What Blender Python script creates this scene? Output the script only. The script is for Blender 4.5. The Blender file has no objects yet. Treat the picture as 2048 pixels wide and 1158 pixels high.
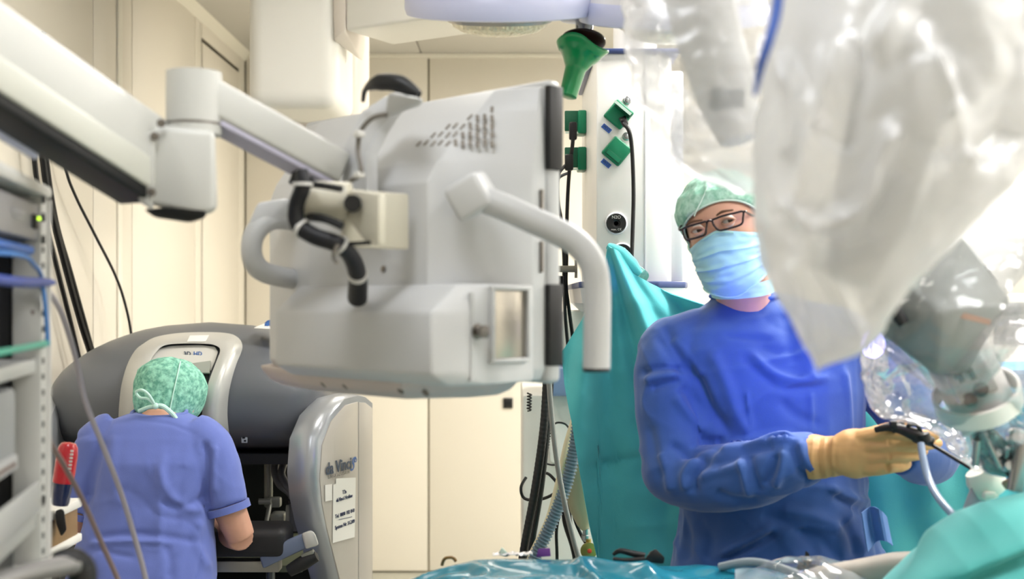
import bpy, bmesh, math, random
import numpy as np
from mathutils import Vector, Matrix, Quaternion, noise as mnoise

# ------------------------------------------------------------------ camera, light, exposure
scene = bpy.context.scene
COL = scene.collection
F_PX, W_PX, H_PX, HORIZON, CAM_Z = 2400.0, 2048.0, 1158.0, 600.0, 1.5
cam_data = bpy.data.cameras.new('camera')
cam_data.sensor_width = 36.0
cam_data.lens = 36.0 * F_PX / W_PX
cam_data.shift_y = (HORIZON - H_PX / 2) / W_PX
cam_data.clip_start = 0.05
cam_data.dof.use_dof = True
cam_data.dof.focus_distance = 2.95
cam_data.dof.aperture_fstop = 3.1
camera = bpy.data.objects.new('camera', cam_data)
camera.location = (0, 0, CAM_Z)
camera.rotation_euler = (math.radians(90), 0, 0)
COL.objects.link(camera)
scene.camera = camera
scene.view_settings.view_transform = 'Standard'
scene.view_settings.look = 'None'
scene.view_settings.gamma = 1.0
scene.view_settings.use_curve_mapping = False
scene.view_settings.exposure = -0.42
world = bpy.data.worlds.new('world')
scene.world = world
world.use_nodes = True
world.node_tree.nodes['Background'].inputs[0].default_value = (0.9, 0.93, 1.0, 1)
world.node_tree.nodes['Background'].inputs[1].default_value = 0.05

cy_ = scene.cycles
cy_.max_bounces, cy_.diffuse_bounces, cy_.glossy_bounces = 6, 3, 2
cy_.transmission_bounces, cy_.transparent_max_bounces = 4, 9
cy_.caustics_reflective = cy_.caustics_refractive = False
cy_.use_adaptive_sampling = True
cy_.adaptive_threshold = .18
CEIL = 2.853
XL, XR, YB, YF = -1.4685, 3.3, 6.6, -1.6        # room: left, right, back, behind the camera
# ceiling luminaires: x, y, watts, colour
LAMPS = [(-0.35, 0.9, 15, (.88, .92, 1.0)), (1.0, 0.9, 26, (.97, .97, 1.0)), (2.45, 0.9, 75, (1.0, .98, .95)),
         (-0.25, 2.9, 10, (1.0, .96, .90)), (1.0, 2.9, 82, (1.0, .97, .94)), (2.45, 2.9, 62, (1.0, .97, .94)),
         (-0.25, 4.9, 10, (1.0, .95, .86)), (1.0, 4.9, 60, (1.0, .96, .90)), (2.45, 4.9, 66, (1.0, .97, .94))]


def P(px, py, d):
    """place of a photo pixel at distance d in the room"""
    return Vector(((px - 1024.0) / F_PX * d, d, CAM_Z - (py - HORIZON) / F_PX * d))


# ------------------------------------------------------------------ materials
def lin(h):
    if not isinstance(h, str):
        return tuple(h)
    h = h.lstrip('#')
    o = []
    for i in (0, 2, 4):
        v = int(h[i:i + 2], 16) / 255
        o.append(v / 12.92 if v <= .04045 else ((v + .055) / 1.055) ** 2.4)
    return tuple(o)


MATS = {}


def M(name, col='#cccccc', rough=.5, metal=0., bump=0., bscale=60., var=0., vscale=8., coat=0., sheen=0.,
      emit=None, estr=0., spec=.5, trans=0., alpha=1., ior=1.45, dist=.02, sss=0.):
    if name in MATS:
        return MATS[name]
    m = bpy.data.materials.new(name)
    m.use_nodes = True
    nt = m.node_tree
    b = nt.nodes['Principled BSDF']
    c = lin(col)
    b.inputs['Base Color'].default_value = (*c, 1)
    b.inputs['Roughness'].default_value = rough
    b.inputs['Metallic'].default_value = metal
    b.inputs['Specular IOR Level'].default_value = spec
    b.inputs['Coat Weight'].default_value = coat
    b.inputs['Sheen Weight'].default_value = sheen
    b.inputs['Transmission Weight'].default_value = trans
    b.inputs['Alpha'].default_value = alpha
    b.inputs['IOR'].default_value = ior
    if sss:
        b.inputs['Subsurface Weight'].default_value = sss
        b.inputs['Subsurface Radius'].default_value = (.01, .004, .002)
    if emit:
        b.inputs['Emission Color'].default_value = (*lin(emit), 1)
        b.inputs['Emission Strength'].default_value = estr
    tc = nt.nodes.new('ShaderNodeTexCoord')
    if var:
        n = nt.nodes.new('ShaderNodeTexNoise')
        n.inputs['Scale'].default_value = vscale
        n.inputs['Detail'].default_value = 2
        nt.links.new(tc.outputs['Object'], n.inputs['Vector'])
        mx = nt.nodes.new('ShaderNodeMix')
        mx.data_type = 'RGBA'
        mx.inputs['A'].default_value = (*[x * (1 - var) for x in c], 1)
        mx.inputs['B'].default_value = (*[min(1, x * (1 + var)) for x in c], 1)
        nt.links.new(n.outputs['Fac'], mx.inputs['Factor'])
        nt.links.new(mx.outputs['Result'], b.inputs['Base Color'])
    if bump:
        n2 = nt.nodes.new('ShaderNodeTexNoise')
        n2.inputs['Scale'].default_value = bscale
        n2.inputs['Detail'].default_value = 1
        nt.links.new(tc.outputs['Object'], n2.inputs['Vector'])
        bp = nt.nodes.new('ShaderNodeBump')
        bp.inputs['Strength'].default_value = bump
        bp.inputs['Distance'].default_value = dist
        nt.links.new(n2.outputs['Fac'], bp.inputs['Height'])
        nt.links.new(bp.outputs['Normal'], b.inputs['Normal'])
    MATS[name] = m
    return m


def film(name, col='#ffffff', opac=.5, gloss=.25, rough=.18, trl=.5, vary=.25, vscale=9., bs=28., bst=.5, fk=.5):
    """thin milky plastic film: part clear, part white scattering, part gloss"""
    m = bpy.data.materials.new(name)
    m.use_nodes = True
    nt = m.node_tree
    nt.nodes.clear()
    N = nt.nodes.new
    out = N('ShaderNodeOutputMaterial')
    tr = N('ShaderNodeBsdfTransparent')
    df = N('ShaderNodeBsdfDiffuse')
    tl = N('ShaderNodeBsdfTranslucent')
    gl = N('ShaderNodeBsdfGlossy')
    df.inputs['Color'].default_value = (*lin(col), 1)
    tl.inputs['Color'].default_value = (*lin(col), 1)
    gl.inputs['Roughness'].default_value = rough
    m1, m2, m3 = N('ShaderNodeMixShader'), N('ShaderNodeMixShader'), N('ShaderNodeMixShader')
    m1.inputs[0].default_value = trl
    nt.links.new(df.outputs[0], m1.inputs[1]); nt.links.new(tl.outputs[0], m1.inputs[2])
    tc = N('ShaderNodeTexCoord')
    nz = N('ShaderNodeTexNoise')
    nz.inputs['Scale'].default_value = vscale
    nz.inputs['Detail'].default_value = 0
    nt.links.new(tc.outputs['Object'], nz.inputs['Vector'])
    mr = N('ShaderNodeMapRange')
    mr.inputs['From Min'].default_value = .3
    mr.inputs['From Max'].default_value = .7
    mr.inputs['To Min'].default_value = max(0, opac - vary)
    mr.inputs['To Max'].default_value = min(1, opac + vary)
    nt.links.new(nz.outputs['Fac'], mr.inputs['Value'])
    nt.links.new(mr.outputs['Result'], m2.inputs[0])
    nt.links.new(tr.outputs[0], m2.inputs[1]); nt.links.new(m1.outputs[0], m2.inputs[2])
    fr = N('ShaderNodeFresnel'); fr.inputs['IOR'].default_value = 1.45
    ad = N('ShaderNodeMath'); ad.operation = 'MULTIPLY_ADD'
    ad.inputs[1].default_value = fk; ad.inputs[2].default_value = gloss * .3
    nt.links.new(fr.outputs[0], ad.inputs[0]); ad.use_clamp = True
    nt.links.new(ad.outputs[0], m3.inputs[0])
    nt.links.new(m2.outputs[0], m3.inputs[1]); nt.links.new(gl.outputs[0], m3.inputs[2])
    bz = N('ShaderNodeTexNoise')
    bz.inputs['Scale'].default_value = bs
    bz.inputs['Detail'].default_value = 0
    nt.links.new(tc.outputs['Object'], bz.inputs['Vector'])
    bp = N('ShaderNodeBump'); bp.inputs['Strength'].default_value = bst; bp.inputs['Distance'].default_value = .02
    nt.links.new(bz.outputs['Fac'], bp.inputs['Height'])
    for s in (gl, df):
        nt.links.new(bp.outputs['Normal'], s.inputs['Normal'])
    nt.links.new(m3.outputs[0], out.inputs['Surface'])
    MATS[name] = m
    return m


# ------------------------------------------------------------------ mesh building
def V(*a):
    return Vector(a)


def catmull(pts, k=6):
    pts = [Vector(p) for p in pts]
    if k <= 1 or len(pts) < 3:
        return pts
    out = []
    n = len(pts)
    for i in range(n - 1):
        p0, p1, p2, p3 = pts[max(i - 1, 0)], pts[i], pts[i + 1], pts[min(i + 2, n - 1)]
        for j in range(k):
            t = j / k
            out.append(.5 * ((2 * p1) + (p2 - p0) * t + (2 * p0 - 5 * p1 + 4 * p2 - p3) * t * t + (3 * p1 - p0 - 3 * p2 + p3) * t ** 3))
    out.append(pts[-1])
    return out


def interp(xs, ys, x):
    return float(np.interp(x, xs, ys))


class B:
    def __init__(s):
        s.bm = bmesh.new()

    def merge(s, t):
        me = bpy.data.meshes.new('tmp')
        t.to_mesh(me); t.free()
        s.bm.from_mesh(me)
        bpy.data.meshes.remove(me)
        return s

    def raw(s, vs, fs):
        t = bmesh.new()
        bv = [t.verts.new(v) for v in vs]
        for f in fs:
            try:
                t.faces.new([bv[i] for i in f])
            except ValueError:
                pass
        bmesh.ops.recalc_face_normals(t, faces=t.faces)
        return s.merge(t)

    def _bev(s, t, bevel, seg, ang=.4):
        if bevel > 0:
            es = [e for e in t.edges if len(e.link_faces) == 2 and e.calc_face_angle(0) > ang]
            bmesh.ops.bevel(t, geom=es, offset=bevel, segments=seg, affect='EDGES', profile=.5, clamp_overlap=True)

    def box(s, c, size, rot=None, bevel=0., seg=2):
        t = bmesh.new()
        bmesh.ops.create_cube(t, size=1)
        for v in t.verts:
            v.co = Vector((v.co.x * size[0], v.co.y * size[1], v.co.z * size[2]))
        s._bev(t, bevel, seg)
        R = rot if rot is not None else Matrix.Identity(3)
        for v in t.verts:
            v.co = R @ v.co + Vector(c)
        return s.merge(t)

    def hull(s, pts, bevel=0., seg=2):
        t = bmesh.new()
        for p in pts:
            t.verts.new(p)
        bmesh.ops.convex_hull(t, input=t.verts)
        for v in [v for v in t.verts if not v.link_faces]:
            t.verts.remove(v)
        bmesh.ops.dissolve_limit(t, angle_limit=.06, verts=t.verts, edges=t.edges)
        bmesh.ops.recalc_face_normals(t, faces=t.faces)
        s._bev(t, bevel, seg, .15)
        return s.merge(t)

    def prism(s, poly, vec, bevel=0., seg=2):
        t = bmesh.new()
        vec = Vector(vec)
        a = [t.verts.new(Vector(p)) for p in poly]
        b = [t.verts.new(Vector(p) + vec) for p in poly]
        n = len(a)
        t.faces.new(a); t.faces.new(b[::-1])
        for i in range(n):
            t.faces.new([a[i], a[(i + 1) % n], b[(i + 1) % n], b[i]])
        bmesh.ops.recalc_face_normals(t, faces=t.faces)
        s._bev(t, bevel, seg)
        return s.merge(t)

    def loft(s, rings, cap=True, closed=True):
        vs, fs = [], []
        n = len(rings[0])
        for r in rings:
            vs += [Vector(p) for p in r]
        for i in range(len(rings) - 1):
            for j in range(n if closed else n - 1):
                k = (j + 1) % n
                fs.append((i * n + j, i * n + k, (i + 1) * n + k, (i + 1) * n + j))
        if cap and closed:
            fs.append(tuple(range(n))[::-1])
            fs.append(tuple(range((len(rings) - 1) * n, len(rings) * n)))
        return s.raw(vs, fs)

    def tube(s, pts, r, n=10, k=6, cap=True, flat=1., up=None):
        pts0 = [Vector(p) for p in pts]
        pp = catmull(pts0, k)
        m = len(pp)
        if isinstance(r, (int, float)):
            rr = [r] * m
        else:
            rr = [interp(np.linspace(0, 1, len(r)), r, i / (m - 1)) for i in range(m)]
        rings = []
        nrm = None
        for i in range(m):
            tg = (pp[min(i + 1, m - 1)] - pp[max(i - 1, 0)]).normalized()
            if nrm is None:
                ref = Vector(up) if up is not None else (Vector((0, 0, 1)) if abs(tg.z) < .9 else Vector((0, 1, 0)))
                nrm = (ref - tg * ref.dot(tg)).normalized()
            else:
                nrm = (nrm - tg * nrm.dot(tg))
                nrm = nrm.normalized() if nrm.length > 1e-6 else tg.orthogonal().normalized()
            bn = tg.cross(nrm)
            rings.append([pp[i] + (nrm * math.cos(2 * math.pi * j / n) * flat + bn * math.sin(2 * math.pi * j / n)) * rr[i] for j in range(n)])
        return s.loft(rings, cap)

    def cyl(s, p0, p1, r0, r1=None, n=24, bevel=0., seg=2):
        p0, p1 = Vector(p0), Vector(p1)
        r1 = r0 if r1 is None else r1
        q = (p1 - p0).normalized().to_track_quat('Z', 'Y').to_matrix()
        t = bmesh.new()
        L = (p1 - p0).length
        a = [t.verts.new((r0 * math.cos(2 * math.pi * i / n), r0 * math.sin(2 * math.pi * i / n), 0)) for i in range(n)]
        b = [t.verts.new((r1 * math.cos(2 * math.pi * i / n), r1 * math.sin(2 * math.pi * i / n), L)) for i in range(n)]
        t.faces.new(a[::-1]); t.faces.new(b)
        for i in range(n):
            t.faces.new([a[i], a[(i + 1) % n], b[(i + 1) % n], b[i]])
        s._bev(t, bevel, seg, .8)
        for v in t.verts:
            v.co = q @ v.co + p0
        return s.merge(t)

    def lathe(s, prof, c, axis=(0, 0, 1), n=32, cap=True):
        q = Vector(axis).normalized().to_track_quat('Z', 'Y').to_matrix()
        rings = [[Vector(c) + q @ Vector((r * math.cos(2 * math.pi * j / n), r * math.sin(2 * math.pi * j / n), z)) for j in range(n)] for r, z in prof]
        return s.loft(rings, cap)

    def ball(s, c, r, rot=None, nu=24, nv=14):
        if isinstance(r, (int, float)):
            r = (r, r, r)
        R = rot if rot is not None else Matrix.Identity(3)
        t = bmesh.new()
        bmesh.ops.create_uvsphere(t, u_segments=nu, v_segments=nv, radius=1)
        for v in t.verts:
            v.co = R @ Vector((v.co.x * r[0], v.co.y * r[1], v.co.z * r[2])) + Vector(c)
        return s.merge(t)

    def grid(s, fn, nu, nv, closed=False):
        """fn(u, v) with u, v in 0..1"""
        vs = [fn(i / nu, j / nv) for j in range(nv + 1) for i in range(nu + (0 if closed else 1))]
        w = nu if closed else nu + 1
        fs = []
        for j in range(nv):
            for i in range(nu):
                k = (i + 1) % w
                fs.append((j * w + i, j * w + k, (j + 1) * w + k, (j + 1) * w + i))
        return s.raw(vs, fs)

    def shell(s, th):
        """give an open sheet a thickness"""
        bmesh.ops.recalc_face_normals(s.bm, faces=s.bm.faces)
        bmesh.ops.solidify(s.bm, geom=s.bm.faces[:], thickness=th)
        return s

    def mesh(s, name='m'):
        me = bpy.data.meshes.new(name)
        s.bm.to_mesh(me); s.bm.free()
        return me


def world_loc(o):
    l = Vector((0, 0, 0))
    while o:
        l += o.location
        o = o.parent
    return l


def obj(name, b, mat, parent=None, ang=38., smooth=True):
    me = b.mesh(name) if isinstance(b, B) else b
    n = len(me.vertices)
    co = np.empty(n * 3, np.float32)
    me.vertices.foreach_get('co', co)
    co = co.reshape(-1, 3)
    lo, hi = co.min(0), co.max(0)
    org = Vector(((lo[0] + hi[0]) / 2, (lo[1] + hi[1]) / 2, lo[2])).to_tuple()
    o = bpy.data.objects.new(name, me)
    base = world_loc(parent) if parent else Vector((0, 0, 0))
    co = co - np.array(org, np.float32)
    me.vertices.foreach_set('co', co.ravel())
    o.location = Vector(org) - base
    me.materials.clear()
    me.materials.append(mat)
    if smooth:
        me.shade_smooth()
        me.set_sharp_from_angle(angle=math.radians(ang))
    me.update()
    COL.objects.link(o)
    if parent:
        o.parent = parent
    return o


def tag(o, label, cat, group=None, kind=None):
    o['label'] = label
    o['category'] = cat
    if group:
        o['group'] = group
    if kind:
        o['kind'] = kind
    return o


def thing(name, label, cat, loc, group=None):
    o = bpy.data.objects.new(name, None)
    o.location = Vector(loc)
    o.empty_display_size = .05
    COL.objects.link(o)
    return tag(o, label, cat, group)


def dup(o, parent, shift):
    """a copied part at another place, sharing its mesh"""
    c = o.copy()
    COL.objects.link(c)
    c.parent = parent
    c.location = o.location + Vector(shift)
    return c


def struct(name, b, mat, **k):
    o = obj(name, b, mat, **k)
    o['kind'] = 'structure'
    return o


def text(body, size, mat, origin, right, up, parent, name='lettering', depth=.0006, align='CENTER', shear=0., bold=0.):
    cu = bpy.data.curves.new('txt', 'FONT')
    cu.body = body
    cu.size = size
    cu.align_x = align
    cu.align_y = 'CENTER'
    cu.extrude = depth
    cu.shear = shear
    cu.offset = bold
    cu.resolution_u = 3
    t = bpy.data.objects.new('txt', cu)
    COL.objects.link(t)
    dg = bpy.context.evaluated_depsgraph_get()
    me = bpy.data.meshes.new_from_object(t.evaluated_get(dg))
    bpy.data.objects.remove(t); bpy.data.curves.remove(cu)
    r, u = Vector(right).normalized(), Vector(up).normalized()
    nn = r.cross(u)
    R = Matrix((r, u, nn)).transposed().to_4x4()
    R.translation = Vector(origin)
    me.transform(R)
    return obj(name, me, mat, parent, smooth=False)


def remesh(b, voxel, smooth=6):
    me = b.mesh('rm')
    t = bpy.data.objects.new('rm', me)
    COL.objects.link(t)
    md = t.modifiers.new('r', 'REMESH')
    md.mode = 'VOXEL'
    md.voxel_size = voxel
    if smooth:
        sm = t.modifiers.new('s', 'SMOOTH')
        sm.factor = .5
        sm.iterations = smooth
    dg = bpy.context.evaluated_depsgraph_get()
    out = bpy.data.meshes.new_from_object(t.evaluated_get(dg))
    bpy.data.objects.remove(t); bpy.data.meshes.remove(me)
    return out


def vget(me):
    n = len(me.vertices)
    co = np.empty(n * 3, np.float32); me.vertices.foreach_get('co', co)
    nr = np.empty(n * 3, np.float32); me.vertex_normals.foreach_get('vector', nr)
    return co.reshape(-1, 3).astype(np.float64), nr.reshape(-1, 3).astype(np.float64)


def vset(me, co):
    me.vertices.foreach_set('co', co.astype(np.float32).ravel())
    me.update()


def nz(co, scale, seed=0., stretch=(1, 1, 1)):
    a = co * (scale * np.array(stretch)) + seed
    return np.array([mnoise.noise(Vector(v)) for v in a])


def ridge(co, scale, seed=0., stretch=(1, 1, 1)):
    return 1 - np.abs(nz(co, scale, seed, stretch)) * 2


def seg_dist(px, py, pl):
    """distance of image points to a polyline, and the place along it"""
    best = np.full(px.shape, 1e9); tt = np.zeros(px.shape)
    n = len(pl) - 1
    for i in range(n):
        x0, y0 = pl[i]; x1, y1 = pl[i + 1]
        dx, dy = x1 - x0, y1 - y0
        L = dx * dx + dy * dy + 1e-9
        t = np.clip(((px - x0) * dx + (py - y0) * dy) / L, 0, 1)
        d = np.hypot(px - x0 - t * dx, py - y0 - t * dy)
        m = d < best
        best[m] = d[m]; tt[m] = (i + t[m]) / n
    return best, tt


def folds(me, lines, facing=-1.):
    """press cloth folds into a mesh: lines are (polyline as seen from the front, height in m, width in px);
    only the side of the cloth that faces the viewer is pressed"""
    co, nr = vget(me)
    px = 1024 + co[:, 0] / co[:, 1] * F_PX
    py = HORIZON - (co[:, 2] - CAM_Z) / co[:, 1] * F_PX
    face = np.clip((-nr[:, 1]) * 2.5 + .2, 0, 1)
    dd = np.zeros(len(co))
    for pl, h, w in lines:
        q = [(p.x, p.y) for p in catmull([Vector((a, b, 0)) for a, b in pl], 4)]
        d, t = seg_dist(px, py, q)
        h, w = (h * .8, w * 1.25) if h < 0 else (h, w)
        dd += h * np.exp(-(d / w) ** 2) * np.clip(np.minimum(t, 1 - t) * 6 + .25, 0, 1)
    vset(me, co + nr * (dd * face)[:, None])
# ------------------------------------------------------------------ the room
m_wall = M('wall_panel_cream', '#eee7d8', .42, var=.02, vscale=2)
m_joint = M('wall_joint', '#a89f84', .7)
m_strip = M('wall_strip', '#f6f1e2', .35)
m_ceil = M('ceiling_grey', '#d9d6cf', .5, var=.015, vscale=3)
m_floor = M('floor_lino', '#b9b7a8', .35, var=.08, vscale=40)
m_seal = M('door_seal_black', '#4a4437', .6)

b = B().box(((XL + XR) / 2, (YB + YF) / 2, -.06), (XR - XL + .6, YB - YF + .6, .12))
struct('floor', b, m_floor)
ceil = struct('ceiling', B().box(((XL + XR) / 2, (YB + YF) / 2, CEIL + .085), (XR - XL + .6, YB - YF + .6, .13)), m_joint)
xs = [XL - .02, -.50, .65, 1.85, 2.8, XR + .02]
for i in range(len(xs) - 1):
    obj('ceiling_panel', B().box(((xs[i] + xs[i + 1]) / 2, (YB + YF) / 2, CEIL + .012), (xs[i + 1] - xs[i] - .006, YB - YF + .1, .024), bevel=.003), m_ceil, ceil)

PT = .018
wl = struct('wall_left', B().box((XL - .09, (YB + YF) / 2, CEIL / 2), (.18 - PT * 2, YB - YF + .3, CEIL)), m_joint)
ys = [YF, -.4, .9, 2.1, 3.2, 4.21, 4.64, 5.56, 5.68]
for i in range(len(ys) - 1):
    y0, y1 = ys[i] + .004, ys[i + 1] - .004
    obj('wall_panel', B().box((XL - PT / 2, (y0 + y1) / 2, CEIL / 2), (PT, y1 - y0, CEIL - .02), bevel=.003), m_wall, wl)
obj('cover_strip', B().box((XL + .004, 4.478, CEIL / 2), (.008, .045, CEIL - .03), bevel=.002), m_strip, wl)
obj('wall_panel', B().box((XL - PT / 2, 6.53, CEIL / 2), (PT, .13, CEIL - .02), bevel=.003), m_wall, wl)
obj('wall_panel', B().box((XL - PT / 2, 6.073, 2.795), (PT, .775, .10), bevel=.003), m_wall, wl)
dr = struct('door_1', B().box((XL - .03, 6.073, 1.37), (.05, .785, 2.745)), m_seal)
obj('door_leaf', B().box((XL - PT / 2 + .002, 6.073, 1.365), (PT, .757, 2.715), bevel=.003), m_wall, dr)
hb = B().box((XL + .012, 6.33, 1.1), (.02, .025, .05), bevel=.004).tube([(XL + .025, 6.33, 1.1), (XL + .045, 6.32, 1.1), (XL + .045, 6.21, 1.1)], .009)
obj('door_handle', hb, M('brushed_steel', '#b9bbbd', .3, 1.), dr)
struct('trim_1', B().prism([(XL, YF, CEIL), (XL + .04, YF, CEIL), (XL, YF, CEIL - .04)], (0, YB - YF, 0)), m_strip)

wb = struct('wall_back', B().box(((XL + XR) / 2, YB + .09, CEIL / 2), (XR - XL + .5, .18 - PT * 2, CEIL)), m_joint)
xs = [XL, -.459, .932, 2.327, XR]
for i in range(len(xs) - 1):
    x0, x1 = xs[i] + .005, xs[i + 1] - .005
    obj('wall_panel', B().box(((x0 + x1) / 2, YB + PT / 2, CEIL / 2), (x1 - x0, PT, CEIL - .02), bevel=.003), m_wall, wb)
struct('trim_2', B().box(((XL + XR) / 2, YB - .012, CEIL - .012), (XR - XL, .024, .024), bevel=.004), m_strip)
soc = P(1016, 806, YB)
sk = obj('wall_socket', B().box((soc.x, YB - .006, soc.z), (.052, .014, .056), bevel=.003), M('socket_black', '#20201f', .4))
tag(sk, 'small black square socket on the cream back wall', 'socket')
obj('socket_insert', B().cyl((soc.x, YB - .012, soc.z), (soc.x, YB - .016, soc.z), .017, n=20), M('socket_dark', '#0b0b0b', .5), sk)

m_wall2 = M('wall_white', '#f3f0e8', .45, var=.02, vscale=2)
wr = struct('wall_right', B().box((XR + .06, (YB + YF) / 2, CEIL / 2), (.12, YB - YF + .3, CEIL)), m_wall2)
wf = struct('wall_front', B().box(((XL + XR) / 2, YF - .06, CEIL / 2), (XR - XL + .5, .12, CEIL)), m_wall2)

# ceiling luminaires above the frame
m_diff = M('luminaire_diffuser', '#ffffff', .4, emit='#fff6e8', estr=3.0)
m_lframe = M('luminaire_frame', '#e8e8e6', .4)
pos_words = {0: 'left', 1: 'middle', 2: 'right'}
row_words = {0: 'nearest', 1: 'central', 2: 'farthest'}
for i, (lx, ly, lw, lc) in enumerate(LAMPS):
    t = thing('ceiling_light', 'flat square ceiling light, %s row, %s one' % (row_words[i // 3], pos_words[i % 3]), 'ceiling light', (lx, ly, CEIL - .03), 'ceiling lights')
    fb = B()
    for sx, sy, w, h in ((0, .305, .64, .03), (0, -.305, .64, .03), (.305, 0, .03, .64), (-.305, 0, .03, .64)):
        fb.box((lx + sx, ly + sy, CEIL - .016), (w, h, .032), bevel=.003)
    obj('frame', fb, m_lframe, t)
    obj('diffuser', B().box((lx, ly, CEIL - .008), (.58, .58, .012)), m_diff, t)
    la = bpy.data.lights.new('lamp_light', 'AREA')
    la.shape = 'SQUARE'
    la.size = .56
    la.energy = lw
    la.color = lc
    lo = bpy.data.objects.new('lamp_light', la)
    lo.parent = t
    lo.location = (0, 0, .012)
    COL.objects.link(lo)
# ------------------------------------------------------------------ monitor on its sprung arm
m_shell = M('monitor_shell_white', '#d2d3d3', .42, bump=.03, bscale=900, dist=.001)
m_shell2 = M('monitor_shell_grey', '#c6c7c6', .45)
m_black = M('black_plastic', '#141415', .45)
m_darkr = M('dark_rubber', '#1c1d1f', .6)
m_steel = M('brushed_steel')
m_screw = M('screw_steel', '#86807a', .35, 1.)
m_arm = M('arm_paint', '#c9c9c3', .4)
m_tie = M('cable_tie_white', '#dedcd6', .4)
s2 = math.sqrt(.5)
MR = Vector((.05, 1.75, 0)); MT = Vector((s2, -s2, 0)); MM = Vector((s2, s2, 0))


def mon(u, v, z):
    return MR + MT * u + MM * v + Vector((0, 0, z))


mroot = thing('monitor', 'large white medical monitor seen from behind on a jointed arm', 'monitor', mon(-.3, -.05, 1.35))
plan = [(0, 0), (0, -.03), (-.068, -.17), (-.35, -.17), (-.52, -.13), (-.6, -.03), (-.6, 0)]


def mring(z, vs, us=1.):
    return [mon(-.3 + (u + .3) * us, v * vs, z) for u, v in plan]


b = B()
t = bmesh.new()
rings = [mring(1.383, .92, .97), mring(1.40, 1), mring(1.665, 1), mring(1.695, .9), mring(1.775, .42, .99), mring(1.812, .2, .98)]
b.loft(rings)
b._bev(b.bm, .008, 3, .2)
shell = obj('back_shell', b, m_shell, mroot, ang=50)
# sealed rim around the screen
fr = B()
fr.box(mon(-.3, .014, 1.6), (.61, .03, .445), Matrix.Rotation(-math.pi / 4, 3, 'Z'), bevel=.01, seg=3)
obj('bezel', fr, m_shell2, mroot)
obj('screen', B().box(mon(-.3, .030, 1.6), (.52, .004, .36), Matrix.Rotation(-math.pi / 4, 3, 'Z')), M('screen_glass', '#0c0d10', .1), mroot)
RZ = Matrix.Rotation(-math.pi / 4, 3, 'Z')
for z0, z1 in ((1.69, 1.813), (1.404, 1.523)):
    obj('seal_strip', B().box(mon(.004, .012, (z0 + z1) / 2), (.012, .03, z1 - z0), RZ, bevel=.003), m_black, mroot)
for z0, z1 in ((1.605, 1.66), (1.54, 1.585)):
    obj('seal_groove', B().box(mon(.0015, -.012, (z0 + z1) / 2), (.006, .004, z1 - z0), RZ), m_screw, mroot)
# lower housing with chamfered edges
lp = [(-.004, -.22), (.012, -.17), (.004, -.03), (-.05, 0), (-.36, 0), (-.375, -.18), (-.37, -.22)]


def lring(z, off):
    return [mon(u, v + (off if v < -.1 else 0), z) for u, v in lp]


b = B()
b.loft([lring(1.383, .03), lring(1.40, 0), lring(1.483, 0), lring(1.522, .046)])
b._bev(b.bm, .005, 2, .25)
low = obj('lower_housing', b, m_shell, mroot)
obj('housing_seam', B().box(mon(.0115, -.160, 1.45), (.006, .006, .12), RZ), m_shell2, low)
# door window on the side, thumb knob
ang = math.atan2(.018, .135)
def side(s, o, z):        # s along the side from the corner (0..1), o outward
    p = mon(.012 - .008 * s, -.17 + .14 * s, z)
    n = (MT * .14 + MM * .008).normalized()
    return p + n * o
sd = (side(1, 0, 0) - side(0, 0, 0)).normalized()
sn = (MT * .14 + MM * .008).normalized()
RS = Matrix((sd, sn, Vector((0, 0, 1)))).transposed()
w0, w1 = .33, .86
wb_ = B()
zc, hh = 1.466, .101
L = (side(1, 0, 0) - side(0, 0, 0)).length
wb_.box(side((w0 + w1) / 2, .004, zc + hh / 2), ((w1 - w0) * L + .008, .01, .006), RS, bevel=.002)
wb_.box(side((w0 + w1) / 2, .004, zc - hh / 2), ((w1 - w0) * L + .008, .01, .006), RS, bevel=.002)
wb_.box(side(w0, .004, zc), (.006, .01, hh), RS, bevel=.002)
wb_.box(side(w1, .004, zc), (.006, .01, hh), RS, bevel=.002)
obj('cover_frame', wb_, m_shell2, low)
obj('cover_plate', B().box(side((w0 + w1) / 2, .0015, zc), ((w1 - w0) * L, .004, hh), RS, bevel=.001), M('cover_metal', '#b5aea2', .28, .85), low)
kb = B().lathe([(.0, 0), (.011, 0), (.011, .004), (.006, .005), (.006, .011), (.009, .012), (.009, .019), (.0, .02)], side(.13, 0, 1.457), sn, 16, cap=False)
obj('thumb_knob', kb, m_screw, low)
# belly plate with screws
b = B()
def bring(z, k):
    return [mon(-.33 + (u + .3) * (.9 - .3 * k), v * (1.02 - .5 * k) - .015 * k, z) for u, v in plan]
b.loft([bring(1.390, -.12), bring(1.380, -.06), bring(1.366, .1), bring(1.357, .35), bring(1.352, .8)])
b._bev(b.bm, .004, 2, .2)
belly = obj('belly_plate', b, M('belly_plate_pink', '#cfc2bc', .45), mroot)
for u in (-.315, -.26, -.13, -.075):
    c = mon(u, -.166, 1.3710)
    obj('screw', B().lathe([(.0, 0), (.006, 0), (.006, .003), (.003, .004), (.0, .004)], c, -MM + Vector((0, 0, -.9)), 12, cap=False), m_screw, belly)
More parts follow.
